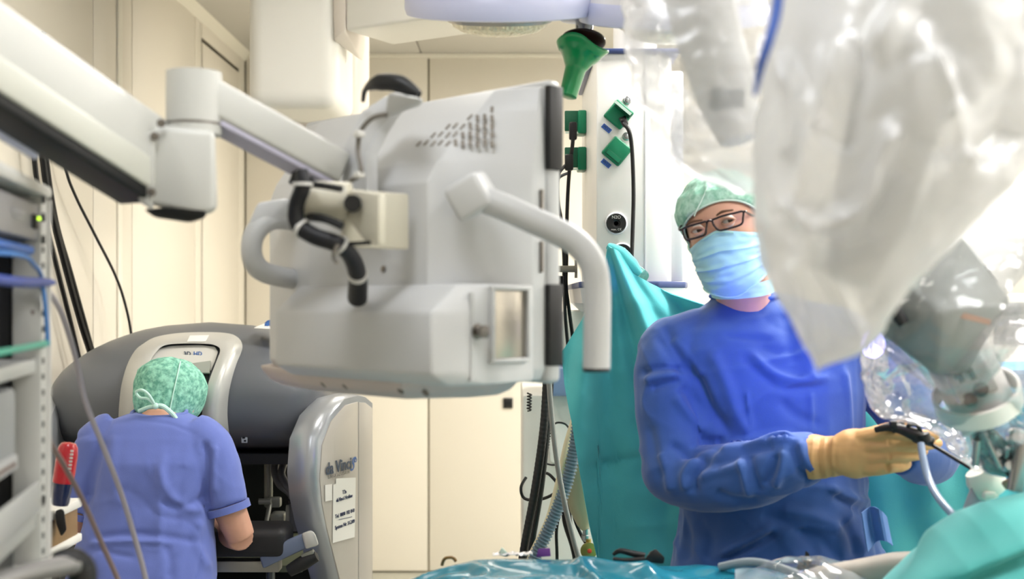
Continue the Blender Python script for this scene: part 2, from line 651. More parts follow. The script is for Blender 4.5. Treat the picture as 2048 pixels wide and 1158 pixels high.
# vent slots in the sloping top right
from mathutils.bvhtree import BVHTree
m_slot = M('vent_slot_dark', '#8d857b', .6)
_lc = world_loc(shell)
_bv = BVHTree.FromPolygons([v.co + _lc for v in shell.data.vertices], [tuple(p.vertices) for p in shell.data.polygons])
CAMP = Vector((0, 0, CAM_Z))
def hit(bv, px, py):
    h = bv.ray_cast(CAMP, (P(px, py, 1.0) - CAMP).normalized())
    return (h[0], h[1]) if h[0] is not None else (None, None)
for i in range(11):
    px = 838 + 14.6 * i
    y = 288 - 2 * (i % 2)
    while y > 276 - 6.4 * i:
        c_, nn = hit(_bv, px, y)
        y -= 17
        if c_ is None:
            continue
        up_ = (Vector((0, 0, 1)) - nn * nn.z).normalized()
        Rm = Matrix((up_.cross(nn), up_, nn)).transposed()
        obj('vent_slot', B().box(c_, (.0045, .0105, .003), Rm), m_slot, shell, smooth=False)
# screws on the back
for u, z in ((-.16, 1.60), (-.14, 1.645), (-.165, 1.545)):
    obj('screw', B().lathe([(.0, 0), (.005, 0), (.005, .002), (.0, .003)], mon(u, -.17, z), -MM, 12, cap=False), m_screw, shell)
# handles
hd = B()
q0 = P(945, 392, 1.655)
hd.box(q0, (.055, .05, .052), Matrix.Rotation(math.radians(-30), 3, 'Y') @ Matrix.Rotation(math.radians(-20), 3, 'Z'), bevel=.008, seg=3)
hblock = obj('handle_block', hd, m_shell, mroot)
hb = B().tube([P(965, 398, 1.65), P(1010, 415, 1.64), P(1065, 440, 1.63), P(1120, 466, 1.62), P(1160, 492, 1.615), P(1186, 530, 1.61), P(1194, 580, 1.61), P(1194, 660, 1.61), P(1193, 736, 1.61)], .0185, 20, 6)
obj('side_handle', hb, m_shell2, mroot)
obj('handle_end_cap', B().cyl(P(1193, 735, 1.61), P(1193, 743, 1.61), .0182, bevel=.002), m_black, hblock)
hb = B().tube([P(590, 440, 1.93), P(540, 440, 1.88), P(508, 470, 1.86), P(505, 515, 1.86), P(530, 545, 1.88), P(600, 560, 1.95)], .0165, 16, 6)
obj('side_handle', hb, m_shell2, mroot)
obj('handle_cover', B().hull([P(495, 450, 1.85), P(515, 405, 1.85), P(575, 395, 1.87), P(590, 435, 1.9), P(520, 478, 1.86), P(500, 470, 1.92), P(520, 410, 1.95), P(590, 400, 1.95)], .006), m_shell, mroot)
# mounting bracket on the back: tall plate, hinge, yoke
b = B()
n2 = -MM
def bk(px, py, dv=0.):   # point on the back plane plus dv towards the viewer
    d = 1.7
    for _ in range(8):
        p = P(px, py, d)
        v = (p - MR).dot(MM)
        d -= (v + .17 + dv) / (Vector(((px - 1024) / F_PX, 1, 0)).dot(MM))
    return P(px, py, d)
pl = [bk(683, 400, .05), bk(683, 300, .045), bk(722, 222, .02), bk(772, 190, .0), bk(790, 215, 0.), bk(757, 262, .02), bk(735, 310, .045), bk(735, 400, .05)]
b.prism(pl, MM * .02, .003)
mount = obj('mount_plate', b, m_shell, mroot)
b = B().hull([bk(775, 186, .05), bk(850, 198, .05), bk(840, 212, .02), bk(770, 236, .02), bk(775, 230, -.03), bk(845, 205, -.03), bk(790, 182, -.03)], .004)
obj('top_bracket', b, m_shell2, mount)
b = B().tube([bk(726, 202, .03), bk(732, 178, .04), bk(760, 165, .04), bk(800, 168, .03), bk(838, 190, .02)], [.003, .004, .012, .013, .006], 10, 5)
obj('top_cable', b, m_black, mount)
b = B().tube([bk(775, 228, .06), bk(745, 236, .07), bk(722, 262, .072), bk(716, 300, .075), bk(722, 345, .078), bk(700, 362, .08)], .0035, 8, 6)
thin = obj('thin_cable', b, M('grey_cable', '#77726b', .5), mount)
for y in (268, 350):
    obj('cable_clip', B().box(bk(718, y, .078), (.014, .012, .009), RZ, bevel=.002), m_tie, thin)
b = B()
b.prism([bk(683, 392, .13), bk(702, 380, .13), bk(757, 388, .13), bk(757, 490, .13), bk(733, 487, .13), bk(690, 432, .13), bk(680, 415, .13)], MM * .012, .002)
b.box(bk(751, 440, .075), (.012, .11, .078), RZ, bevel=.003)
yoke = obj('yoke', b, M('yoke_beige', '#cfcab8', .45), mroot)
obj('yoke_pin', B().cyl(bk(705, 407, .145), bk(705, 407, .10), .0115), m_black, yoke)
obj('yoke_edge', B().box(bk(715, 487, .132), (.05, .006, .005), RZ), m_darkr, yoke)
b = B().cyl(bk(611, 400, .16), bk(700, 403, .12), .026, n=28, bevel=.003)
obj('hinge_barrel', b, M('yoke_beige'), mroot)
obj('hinge_band', B().tube([bk(620, 368, .175), bk(650, 372, .175), bk(684, 378, .165)], .0045, 8, 4), m_darkr, mroot)
obj('hinge_band', B().tube([bk(617, 434, .165), bk(650, 438, .165), bk(684, 452, .155)], .0055, 8, 4), m_darkr, mroot)
# main cable bundle
pts = [bk(604, 340, .19), bk(606, 372, .19), bk(593, 410, .19), bk(596, 448, .185), bk(628, 472, .17), bk(672, 487, .15), bk(700, 510, .12), bk(715, 548, .085), bk(715, 596, .05)]
cb = obj('cable_bundle', B().tube(pts, [.008, .0105, .0105, .0115, .0115, .0115, .0115, .013, .0145], 14, 6), M('cable_sleeve', '#15151a', .5, bump=.2, bscale=300, dist=.002), mroot)
for i, (a, c) in enumerate(((bk(605, 366, .19), bk(605, 372, .19)), (bk(600, 455, .182), bk(606, 459, .18)), (bk(679, 489, .145), bk(683, 492, .142)), (bk(715, 545, .088), bk(715, 551, .083)))):
    obj('cable_tie', B().cyl(a, c, .0138), m_tie, cb)
obj('tie_tail', B().tube([bk(676, 490, .17), bk(668, 505, .175), bk(668, 518, .17), bk(675, 526, .165)], .0025, 6, 4), m_screw, cb)

# the arm
aroot = thing('ceiling_suspension', 'cream two-part ceiling arm carrying the white monitor', 'support arm', P(365, 440, 1.6))
J = P(300, 322, 1.6); A0 = P(0, 122, 1.4)
dv = (A0 - J)
A1 = J + dv * 3.3
al = dv.normalized()
wv = al.cross(Vector((0, 0, 1))).normalized()
if wv.y > 0:
    wv = -wv
uv = wv.cross(al).normalized()
if uv.z < 0:
    uv = -uv
def beam(bb, a, c, w0_, w1_, u0_, u1_, bev):
    bb.hull([p + wv * w + uv * u for p in (a, c) for w in (w0_, w1_) for u in (u0_, u1_)], bev, 3)
b = B(); beam(b, J, A1, -.035, .035, -.044, .05, .012)
fore = obj('rear_beam', b, m_arm, aroot)
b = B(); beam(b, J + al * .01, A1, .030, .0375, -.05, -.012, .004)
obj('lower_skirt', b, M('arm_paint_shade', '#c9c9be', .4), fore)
b = B(); beam(b, J, A1, -.03, .033, -.064, -.046, .004)
obj('cable_channel', b, m_black, fore)
b = B(); beam(b, J + al * .14, A1, -.038, -.027, -.070, -.060, .002)
obj('lit_edge', b, M('lit_edge_lavender', '#d8dcf4', .25), fore)  # bluish light on the beam's lower edge, put in as a pale strip
b = B()
b.hull([P(290, 262, 1.56), P(320, 250, 1.555), P(430, 262, 1.565), P(436, 420, 1.565), P(408, 432, 1.56), P(290, 408, 1.56),
        P(300, 262, 1.66), P(430, 262, 1.66), P(430, 425, 1.66), P(300, 410, 1.66)], .012, 3)
knuckle = obj('knuckle', b, m_arm, aroot)
obj('knuckle_flange', B().hull([P(285, 268, 1.55), P(312, 262, 1.55), P(306, 422, 1.552), P(276, 402, 1.552), P(285, 268, 1.6), P(312, 262, 1.6), P(306, 422, 1.6), P(276, 402, 1.6)], .004), m_arm, knuckle)
for x, y in ((310, 273), (304, 385), (323, 247)):
    obj('screw', B().lathe([(.0, 0), (.0055, 0), (.0055, .003), (.0, .004)], P(x, y, 1.551), (0, -1, 0), 12, cap=False), m_screw, knuckle)
b = B().hull([P(285, 418, 1.56), P(330, 414, 1.555), P(415, 420, 1.56), P(412, 436, 1.565), P(380, 446, 1.57), P(310, 436, 1.57), P(300, 425, 1.66), P(410, 425, 1.66), P(380, 440, 1.64)], .005)
obj('knuckle_cap', b, m_black, knuckle)
b = B().cyl(P(388, 270, 1.605), P(388, 145, 1.605), .0365, n=36, bevel=.005)
pin = obj('pivot_post', b, m_arm, aroot)
obj('post_collar', B().hull([P(362, 268, 1.567), P(381, 268, 1.567), P(381, 290, 1.566), P(364, 290, 1.566), P(362, 268, 1.6), P(381, 290, 1.6)], .002), m_arm, pin)
obj('pivot_ring', B().cyl(P(388, 251, 1.605), P(388, 247, 1.605), .0372, n=36), m_screw, pin)
a, c = P(400, 195, 1.61), P(672, 343, 1.735)
al = (c - a).normalized(); wv = al.cross(Vector((0, 0, 1))).normalized(); wv = -wv if wv.y > 0 else wv
uv = wv.cross(al).normalized(); uv = -uv if uv.z < 0 else uv
b = B(); beam(b, a, c, -.03, .03, -.022, .027, .007)
fb_ = obj('front_beam', b, m_arm, aroot)
b = B(); beam(b, a + al * .03, c, -.027, .027, -.029, -.0215, .002)
obj('beam_underside', b, M('beam_shadow_lavender', '#b9b6c8', .5), fb_)  # violet shadow under the beam, put into the colour
b = B(); beam(b, a + al * .09, c, -.006, .02, .0265, .029, .001)
obj('beam_top_strip', b, m_screw, fb_)
obj('beam_plug', B().cyl(c + uv * -.03 + al * -.045, c + uv * -.045 + al * -.045, .016), m_darkr, fb_)
b = B().cyl(A1 + Vector((0, 0, -.07)), Vector((A1.x, A1.y, CEIL)), .045, n=28)
b.cyl(A1 + Vector((0, 0, -.08)), A1 + Vector((0, 0, .12)), .065, n=28, bevel=.01)
obj('ceiling_column', b, m_arm, aroot)

# ------------------------------------------------------------------ ceiling supply boom, upper left
m_white = M('enamel_white', '#f2f0e8', .35)
m_whs = M('enamel_beige', '#e6ddd2', .4)
proot = thing('ceiling_boom', 'bulky white ceiling boom head with a long boxy arm', 'ceiling boom', (-.72, 4.2, 2.14))
b = B().box((-.7175, 4.2, 2.495), (.30, .56, .73), bevel=.055, seg=5)
bh = obj('boom_head', b, m_white, proot, ang=60)
b = B().box((-.715, 4.46, 2.475), (.335, .40, .75), bevel=.06, seg=5)
obj('rear_housing', b, m_whs, bh, ang=60)
d0 = Vector((.321, -.2, 0)).normalized(); n0 = Vector((.2, .321, 0)).normalized()
a = Vector((-.543, 3.9, 2.374))
b = B().hull([a + d0 * l + n0 * w + Vector((0, 0, h)) for l in (0, 1.65) for w in (0, .255) for h in (0, .3)], .012, 3)
arm_ = obj('boom_arm', b, m_white, proot)
b = B().hull([P(690, 61, 3.89), P(667, 82, 3.92), P(725, 126, 4.13), P(731, 93, 4.15), P(690, -40, 3.89), P(664, -40, 3.92), P(720, -40, 4.13)], .008)
obj('arm_bracket', b, m_whs, arm_)
e = a + d0 * 1.5 + n0 * .128
obj('boom_column', B().cyl((e.x, e.y, 2.4), (e.x, e.y, CEIL), .12, n=32).cyl((e.x, e.y, CEIL - .08), (e.x, e.y, CEIL), .2, n=32, bevel=.01), m_white, proot)

# ------------------------------------------------------------------ surgical light with its green sterile handle
lroot = thing('surgical_light', 'white surgical lamp with round lens pods along the top edge', 'surgical light', P(1160, 40, 2.4))
m_lamp = M('lamp_white', '#eeedf0', .35)
m_rim = M('lamp_rim_lavender', '#d0d4f0', .3)
lax = Vector((0, -.30, .95)).normalized()
def pod_(c):
    b = B().lathe([(.0, .0), (.165, 0.), (.178, .006), (.182, .02), (.178, .05), (.15, .085), (.08, .105), (.0, .11)], c, lax, 56, cap=False)
    lh = obj('lamp_pod', b, m_lamp, lroot, ang=50)
    b = B().lathe([(.172, -.001), (.183, .002), (.187, .014), (.186, .034), (.181, .042)], c, lax, 56, cap=False).shell(.002)
    obj('rim_band', b, m_rim, lh)
    r = .1
    cc = c + Vector((0, .01, 0))
    k = obj('lens_ring', B().lathe([(r * 1.06, .002), (r * 1.08, -.006), (r, -.012), (r * .98, .0)], cc, lax, 40, cap=False).shell(.002), M('lens_ring', '#b8b3ae', .25, .6), lh)
    bb = B().lathe([(r, -.006), (r * .93, -.02), (r * .75, -.03), (r * .45, -.037), (0.001, -.04)], cc, lax, 40, cap=False)
    obj('lens_glass', bb, M('lens_glass', '#d9d0b2', .12, .55, bump=.9, bscale=130, dist=.01, emit='#fff3d0', estr=.15), lh)
p1, p2, p3 = P(1000, 30, 2.36), P(1345, 45, 2.36), P(1172, -40, 2.62)
for c in (p1, p2, p3):
    pod_(c)
lc = P(1172, 12, 2.42)
obj('lamp_hub', B().lathe([(0, -.035), (.05, -.03), (.075, -.01), (.08, .03), (.06, .07), (0, .08)], lc, (0, -.1, 1), 36, cap=False), m_rim, lroot)
for c in (p1, p2, p3):
    obj('pod_arm', B().tube([lc + Vector((0, 0, .02)), (lc + c) / 2 + Vector((0, 0, .03)), c + lax * .04], [.045, .04, .05], 16, 5), m_lamp, lroot)
st = P(1172, 40, 2.4); h0 = P(1166, 84, 2.39); h1 = P(1136, 192, 2.375)
b = B().cyl(st + Vector((0, 0, .03)), h0, .0185, n=24)
stem = obj('handle_stem', b, M('chrome', '#d8d8dc', .12, 1.), lroot)
hx = (h1 - h0).normalized()
fx = (hx + Vector((-.22, -.0, 0))).normalized()
obj('handle_flange', B().lathe([(.0, -.004), (.044, -.003), (.045, .001), (.042, .003), (.0, .004)], h0 + hx * -.002, (h1 - h0) + Vector((.02, -.02, 0)), 32, cap=False), M('flange_dark', '#2a1614', .35), stem)
gh = tag(obj('lamp_handle', B().grid(lambda u, v: (lambda r, z, ph: h0 + hx * (z + (.006 * math.sin(3 * ph) if v < .25 else 0)) + (r * (1 + (.10 * math.cos(3 * ph) * max(0, 1 - v * 2.5)))) * (hx.orthogonal().normalized() * math.cos(ph) + hx.cross(hx.orthogonal().normalized()) * math.sin(ph)))(
    interp([0, .1, .2, .35, .5, .8, .95, 1], [.050, .053, .045, .031, .021, .0185, .0175, .0], v), interp([0, .1, .2, .35, .5, .8, .95, 1], [.008, .012, .024, .040, .058, .1, .118, .118], v), u * 2 * math.pi), 40, 28, True),
    M('green_handle', '#0f9152', .28, bump=.12, bscale=60, dist=.004, trans=.0, coat=.4), ang=60), 'translucent green sterile handle hanging below the surgical lamp', 'lamp handle')
obj('lamp_suspension', B().tube([lc + Vector((0, 0, .05)), lc + Vector((.02, .05, .35)), lc + Vector((.05, .1, .5))], .03, 16, 5).cyl(lc + Vector((.05, .1, .48)), Vector((lc.x + .05, lc.y + .1, CEIL)), .04), m_lamp, lroot)
# ------------------------------------------------------------------ media column with sockets
m_pend = M('pendant_white', '#f1efea', .32)
m_pgrey = M('pendant_grey', '#d9d9dc', .35)
m_navy = M('navy_band', '#3c4a78', .4)
m_sgreen = M('socket_green', '#0d7a55', .38)
m_sgreen2 = M('socket_green_dark', '#08573c', .4)
D0 = 3.0
X0 = .21
croot = thing('media_column', 'white media column with green power sockets and gas outlets', 'media column', (.33, 3.25, 1.52))
ZB, ZT = 1.5 + (600 - 585) / F_PX * 3.0, 1.5 + (600 - 106) / F_PX * 3.0
plan_ = [(X0, 3.0), (.335, 3.0), (.36, 3.005), (.395, 3.02), (.405, 3.05), (.405, 3.6), (X0, 3.6)]
b = B().prism([(x, y, ZB) for x, y in plan_], (0, 0, ZT - ZB), .006)
body = obj('column_body', b, m_pend, croot)
obj('front_seam', B().box((.333, 2.9995, (ZB + ZT) / 2), (.003, .003, ZT - ZB - .02)), m_pgrey, body)
b = B().box((.4225, 3.32, (ZB + ZT) / 2 - .01), (.034, .5, ZT - ZB - .04), bevel=.008)
obj('side_panel', b, m_pgrey, croot)
obj('side_rail', B().box((.445, 3.2, 1.69), (.02, .06, .36), bevel=.006), M('rail_bluegrey', '#b8bccb', .35), croot)
obj('top_band', B().box((.31, 3.3, ZT + .004), (.22, .62, .012), bevel=.003), m_navy, croot)
obj('column_tube', B().cyl((.34, 3.32, ZT), (.34, 3.32, CEIL), .06, n=28), m_pend, croot)
# rounded foot shelf with navy band
def foot(z, g):
    return [(X0 - .04 - g, 2.99), (X0 + .02, 2.95 - g), (.36, 2.95 - g), (.43 + g, 3.0), (.45 + g, 3.1), (.45 + g, 3.6), (X0 - .04 - g, 3.6)]
zf = 1.5 + (600 - 566) / F_PX * 2.97
b = B().prism([(x, y, zf - .012) for x, y in foot(0, .004)], (0, 0, .016), .004)
obj('foot_band', b, m_navy, croot)
b = B().loft([[(x, y, zf - .012) for x, y in foot(0, 0)], [(x, y, zf - .05) for x, y in foot(0, -.005)], [(.33 + (x - .33) * .8, 3.3 + (y - 3.3) * .8, zf - .075) for x, y in foot(0, 0)]])
obj('foot_shelf', b, m_pgrey, croot)

def diamond(px, py, plug):
    c = P(px, py, D0); c.y = D0
    R = Matrix.Rotation(math.radians(40), 3, 'Y')
    k = obj('socket', B().box(c + Vector((0, -.006, 0)), (.056, .013, .056), R, bevel=.005, seg=3), m_sgreen, croot)
    if plug:
        obj('socket_lid', B().box(c + R @ Vector((.002, -.03, .012)), (.050, .036, .008), R, bevel=.002), m_sgreen2, k)
        obj('lid_edge', B().box(c + R @ Vector((-.002, -.049, .012)), (.052, .003, .007), R), M('lid_edge_pale', '#cfe6d8', .3), k)
    else:
        obj('lid_slot', B().box(c + R @ Vector((.002, -.0135, -.016)), (.044, .003, .013), R, bevel=.001), m_sgreen2, k)
        obj('lid_inset', B().box(c + R @ Vector((.002, -.015, -.016)), (.040, .002, .010), R), m_sgreen, k)
    return c
c1 = diamond(1237, 230, True)
c2 = diamond(1233, 303, False)
for px, py in ((1254, 201), (1253, 273)):
    c = P(px, py, D0); c.y = D0
    k = obj('earth_terminal', B().lathe([(.0, .0), (.0105, 0), (.0105, .004), (.008, .006), (.008, .002), (.005, .002), (.005, .012), (.0, .013)], c, (0, -1, 0), 20, cap=False), M('brushed_steel'), croot)
m_lab = M('label_blue', '#3f66b4', .5)
m_ink = M('label_ink', '#1c2a55', .5)
for px, py, s in ((1213, 257, 'W12'), (1212, 327, 'W12')):
    c = P(px, py, D0); c.y = D0 - .0015
    R = Matrix.Rotation(math.radians(40), 3, 'Y')
    k = obj('socket_label', B().box(c, (.026, .002, .012), R), m_lab, croot)
    text(s, .010, m_ink, c + Vector((0, -.0012, 0)), R @ Vector((1, 0, 0)), R @ Vector((0, 0, 1)), k)
def outlet(px, py, r, words):
    c = P(px, py, D0); c.y = D0
    k = obj('gas_outlet', B().lathe([(0, 0), (r, 0), (r, .004), (r * .88, .007), (r * .84, .004), (0, .004)], c, (0, -1, 0), 40, cap=False), m_pgrey, croot)
    obj('outlet_face', B().lathe([(r * .82, .002), (r * .82, .009), (r * .36, .009), (r * .34, .006), (r * .2, .004), (0, .004)], c, (0, -1, 0), 36, cap=False), m_black, k)
    for w, dz, s in words:
        text(w, s, m_tie, c + Vector((0, -.0092, dz)), (1, 0, 0), (0, 0, 1), k)
outlet(1232, 447, .0285, [('N2O', .015, .011), ('max. C€', -.0155, .0075)])
outlet(1244, 508, .0285, [('Vac', .013, .011), ('08', -.015, .009)])
# sockets on the left flank
for py in (250, 322):
    z = 1.5 + (600 - py) / F_PX * 3.45
    k = obj('flank_socket', B().box((X0 - .012, 3.42, z), (.024, .075, .066), bevel=.004), m_sgreen, croot)
    obj('flank_socket_lid', B().box((X0 - .036, 3.40, z + .004), (.05, .012, .058), bevel=.003), m_sgreen2, k)
    obj('lid_edge', B().box((X0 - .036, 3.392, z - .03), (.046, .004, .005)), M('lid_edge_pale'), k)
# plugs with leads: each is a thing of its own
def lead(name, label, pts, r, mat=None, k=6, cat='cable', plug=None, n=10):
    if plug:
        t = thing(name, label, cat, pts[-1])
        obj('plug', plug, m_black, t)
        obj('cord', B().tube(pts, r, n, k), mat or m_black, t)
        return t
    o = obj(name, B().tube(pts, r, n, k), mat or m_black)
    return tag(o, label, cat)
lead('power_cable', 'black power cable plugged into the upper diamond green socket', [P(1247, 247, 2.955), P(1258, 262, 2.94), P(1264, 300, 2.95), P(1267, 380, 2.96), P(1266, 440, 2.96), P(1263, 530, 2.95)], .005,
     plug=B().hull([P(1236, 236, 2.985), P(1252, 230, 2.985), P(1258, 250, 2.96), P(1248, 258, 2.955), P(1240, 240, 2.955), P(1252, 236, 2.955)], .003))
lead('power_cable', 'black lead from the upper side socket of the white column', [P(1147, 262, 3.34), P(1145, 290, 3.34), P(1138, 350, 3.36), P(1134, 430, 3.38), P(1133, 520, 3.38), P(1132, 570, 3.38), P(1138, 620, 3.38), P(1146, 680, 3.38), P(1150, 740, 3.38)], .0055,
     plug=B().box(P(1146, 262, 3.345), (.022, .02, .05), bevel=.005))
lead('power_cable', 'black lead from the lower side socket of the white column', [P(1132, 330, 3.34), P(1117, 350, 3.34), P(1116, 400, 3.35), P(1124, 450, 3.36), P(1128, 520, 3.37), P(1128, 560, 3.37), P(1131, 640, 3.37), P(1141, 740, 3.37)], .005,
     plug=B().box(P(1138, 325, 3.345), (.024, .022, .045), bevel=.005))
lead('grey_lead', 'thin grey lead looping under the lower side socket', [P(1140, 345, 3.4), P(1116, 358, 3.4), P(1104, 400, 3.4), P(1101, 450, 3.4), P(1100, 620, 3.4)], .0045, M('grey_cable2', '#55585a', .5))
cl = obj('hose_clamp', B().box(P(1132, 538, 3.34), (.055, .03, .018), bevel=.003).cyl(P(1152, 520, 3.34), P(1152, 556, 3.34), .004), M('clamp_grey', '#8f8c84', .35, .6))
tag(cl, 'small grey metal clamp holding black leads beside the column', 'clamp')

# ------------------------------------------------------------------ anaesthesia machine and its hoses
m_an = M('machine_white', '#ecebe4', .4)
aroot = thing('anaesthesia_machine', 'white anaesthesia machine with a blue band behind the teal drape', 'medical machine', (.33, 3.85, 0))
b = B().box((.33, 3.86, .62), (.60, .62, 1.2), bevel=.012)
obj('cabinet', b, m_an, aroot)
bb = obj('blue_band', B().box((.36, 3.68, 1.262), (.5, .4, .084), bevel=.012), M('machine_blue', '#8aa4cf', .45), aroot)
hd_ = obj('head_unit', B().box((.37, 3.74, 1.39), (.46, .42, .16), bevel=.012), m_an, aroot)
v0 = None
for i in range(3):
    for j in range(2):
        c = P(1117 + j * 11, 741 + i * 8, 3.527)
        if v0 is None:
            v0 = obj('vent_slot', B().box(c, (.012, .004, .006)), m_black, hd_); vc = c.copy()
        else:
            dup(v0, hd_, c - vc)
pm = obj('side_panel', B().hull([P(1095, 845, 3.53), P(1103, 842, 3.53), P(1140, 848, 3.53), P(1140, 930, 3.53), P(1100, 925, 3.53), P(1095, 845, 3.56), P(1140, 848, 3.56), P(1140, 930, 3.56)], .003), m_pend, aroot)
obj('foot', B().box((.33, 3.86, .03), (.64, .66, .06), bevel=.01), m_pgrey, aroot)
# coiled cord
def coil(p0, p1, r, turns, rt):
    n = turns * 10
    ax = (p1 - p0)
    s1 = ax.orthogonal().normalized(); s2_ = ax.normalized().cross(s1)
    return B().tube([p0 + ax * (i / n) + (s1 * math.cos(i * .6283) + s2_ * math.sin(i * .6283)) * r for i in range(n + 1)], rt, 6, 1)
k = coil(P(1059, 786, 3.5), P(1058, 822, 3.5), .006, 6, .0022)
tag(obj('coiled_cord', k, m_black), 'short black coiled cord hanging at the machine corner', 'cord')
k = coil(P(1092, 900, 3.46), P(1098, 860, 3.46), .006, 7, .0022)
k.tube([P(1098, 860, 3.46), P(1112, 846, 3.46), P(1130, 848, 3.46), P(1140, 860, 3.48)], .0028, 6, 5)
k.tube([P(1092, 900, 3.46), P(1088, 922, 3.46), P(1104, 930, 3.46), P(1128, 926, 3.47)], .0028, 6, 5)
tag(obj('coiled_cord', k, m_black), 'black coiled cord looped over the white machine panel', 'cord')
def ribbed(pts, r, amp, pitch, k=10, n=14):
    pp = catmull(pts, k)
    ds = [0]
    for i in range(len(pp) - 1):
        ds.append(ds[-1] + (pp[i + 1] - pp[i]).length)
    m = int(ds[-1] / pitch * 4)
    q = []
    for i in range(m + 1):
        s = ds[-1] * i / m
        j = max(0, min(len(ds) - 2, int(np.searchsorted(ds, s)) - 1))
        f = (s - ds[j]) / max(1e-9, ds[j + 1] - ds[j])
        q.append(pp[j].lerp(pp[j + 1], min(1, f)))
    return B().tube(q, [r + amp * (1 if (i // 2) % 2 else -1) for i in range(len(q))], n, 1)
tag(obj('supply_hose', ribbed([P(1119, 552, 3.33), P(1118, 580, 3.33), P(1108, 650, 3.3), P(1099, 700, 3.28), P(1094, 760, 3.26), P(1087, 860, 3.24), P(1070, 980, 3.22), P(1046, 1112, 3.2), P(1030, 1240, 3.2)], .0115, .0003, .012), m_black),
    'thick black supply hose running down left of the machine', 'hose')
tag(obj('supply_hose', B().tube([P(1122, 552, 3.35), P(1113, 640, 3.34), P(1104, 720, 3.33), P(1098, 820, 3.32), P(1083, 970, 3.31), P(1060, 1112, 3.3), P(1046, 1240, 3.3)], .0085, 12, 6), m_black),
    'thinner black hose running close behind the thick black hose', 'hose')
tag(obj('corrugated_hose', ribbed([P(1162, 790, 3.12), P(1158, 830, 3.12), P(1150, 890, 3.12), P(1138, 950, 3.12), P(1118, 1010, 3.12), P(1092, 1070, 3.12), P(1070, 1115, 3.12), P(1040, 1200, 3.12)], .0155, .0018, .009, n=16), M('hose_slate', '#6d7e8b', .4)),
    'slate grey corrugated breathing hose curving down beside the teal drape', 'hose')
tag(obj('suction_tube', B().tube([P(1160, 800, 3.18), P(1148, 840, 3.18), P(1133, 890, 3.18), P(1118, 960, 3.18), P(1096, 1040, 3.18), P(1062, 1112, 3.18), P(1040, 1180, 3.18)], .0085, 12, 6), M('tube_cream', '#e2d7b4', .35)),
    'cream suction tube running along the slate corrugated hose', 'tube')
tag(obj('grey_tube', B().tube([P(1094, 560, 2.9), P(1095, 660, 2.9), P(1097, 740, 2.9), P(1103, 830, 2.9), P(1115, 930, 2.9), P(1130, 1010, 2.9), P(1147, 1080, 2.9), P(1160, 1130, 2.9), P(1175, 1220, 2.9)], .0065, 12, 6), M('tube_grey', '#8e8d88', .35)),
    'smooth grey tube hanging from behind the monitor in front of the hoses', 'tube')
tag(obj('black_loop_cable', B().tube([P(1086, 945, 3.4), P(1100, 950, 3.38), P(1118, 975, 3.36), P(1100, 992, 3.36), P(1072, 1000, 3.38), P(1048, 996, 3.4), P(1042, 975, 3.4), P(1052, 955, 3.42)], .0045, 8, 6), m_black),
    'black cable hanging in a loop beside the machine', 'cable')
for i, (a, r, lab) in enumerate((([(1122, 980), (1120, 1020), (1113, 1060), (1114, 1112), (1114, 1200)], .0045, 'thin black cable hanging straight down under the corrugated hose'),
                            ([(1128, 985), (1130, 1040), (1145, 1090), (1152, 1125), (1160, 1200)], .008, 'thick black cable slanting down right under the machine'),
                            ([(1140, 990), (1150, 1040), (1165, 1075), (1172, 1086)], .0045, 'short black cable ending at the brass valve'),
                            ([(1157, 900), (1145, 960), (1138, 1000), (1142, 1060), (1158, 1120), (1166, 1200)], .006, 'black cable bowing around the breathing bag'))):
    tag(obj('black_cable', B().tube([P(x, y, 3.3 - .02 * i) for x, y in a], r, 8, 6), m_black), lab, 'cable')
# breathing bag on its valve
groot = thing('breathing_bag', 'olive breathing bag on a metal neck behind the drape', 'breathing bag', P(1180, 1112, 3.2))
c0 = P(1172, 1060, 3.2)
b = B().lathe([(.008, 0), (.018, .012), (.035, .05), (.045, .10), (.047, .15), (.04, .2), (.02, .24), (.0, .245)], c0 + Vector((-.004, 0, 0)), (-.06, 0, 1), 28, cap=False)
obj('bag', b, M('bag_olive', '#b7b293', .4, bump=.1, bscale=30), groot)
obj('neck', B().lathe([(.008, -.03), (.012, -.026), (.012, -.014), (.009, -.012), (.009, .004)], c0, (0, 0, 1), 20), M('brushed_steel'), groot)
v = obj('valve', B().lathe([(0, 0), (.02, 0), (.022, .006), (.022, .012), (.012, .014), (0, .014)], P(1177, 1100, 3.18), (0, -1, 0), 24, cap=False).cyl(P(1177, 1078, 3.19), P(1177, 1100, 3.19), .007), M('brass', '#b79b55', .3, .8), groot)
obj('valve_button', B().lathe([(0, 0), (.006, 0), (.006, .003), (0, .004)], P(1179, 1102, 3.166), (0, -1, 0), 16, cap=False), M('button_red', '#d0452c', .4), v)
# ------------------------------------------------------------------ surgeon console
m_hood = M('hood_graphite', '#6b6e73', .38, bump=.02, bscale=700, dist=.001)
m_silver = M('console_silver', '#cdccc6', .32, .15)
m_pod = M('pod_warm_silver', '#c9c2b8', .36, .1)
m_podedge = M('pod_edge_silver', '#b3b6ba', .28, .35)
m_dark = M('console_dark', '#17181a', .55)
coroot = thing('surgeon_console', 'grey robotic surgery console with silver viewer arch and side pods', 'surgery console', (-.955, 3.8, 0))
HXC, HH, HYC, HZC = -.955, .412, 3.78, 1.225
_zx = [-1.367, -1.355, -1.319, -1.27, -1.225, -1.15, -1.084, -.955]
_zz = [1.24, 1.28, 1.326, 1.36, 1.382, 1.408, 1.42, 1.43]


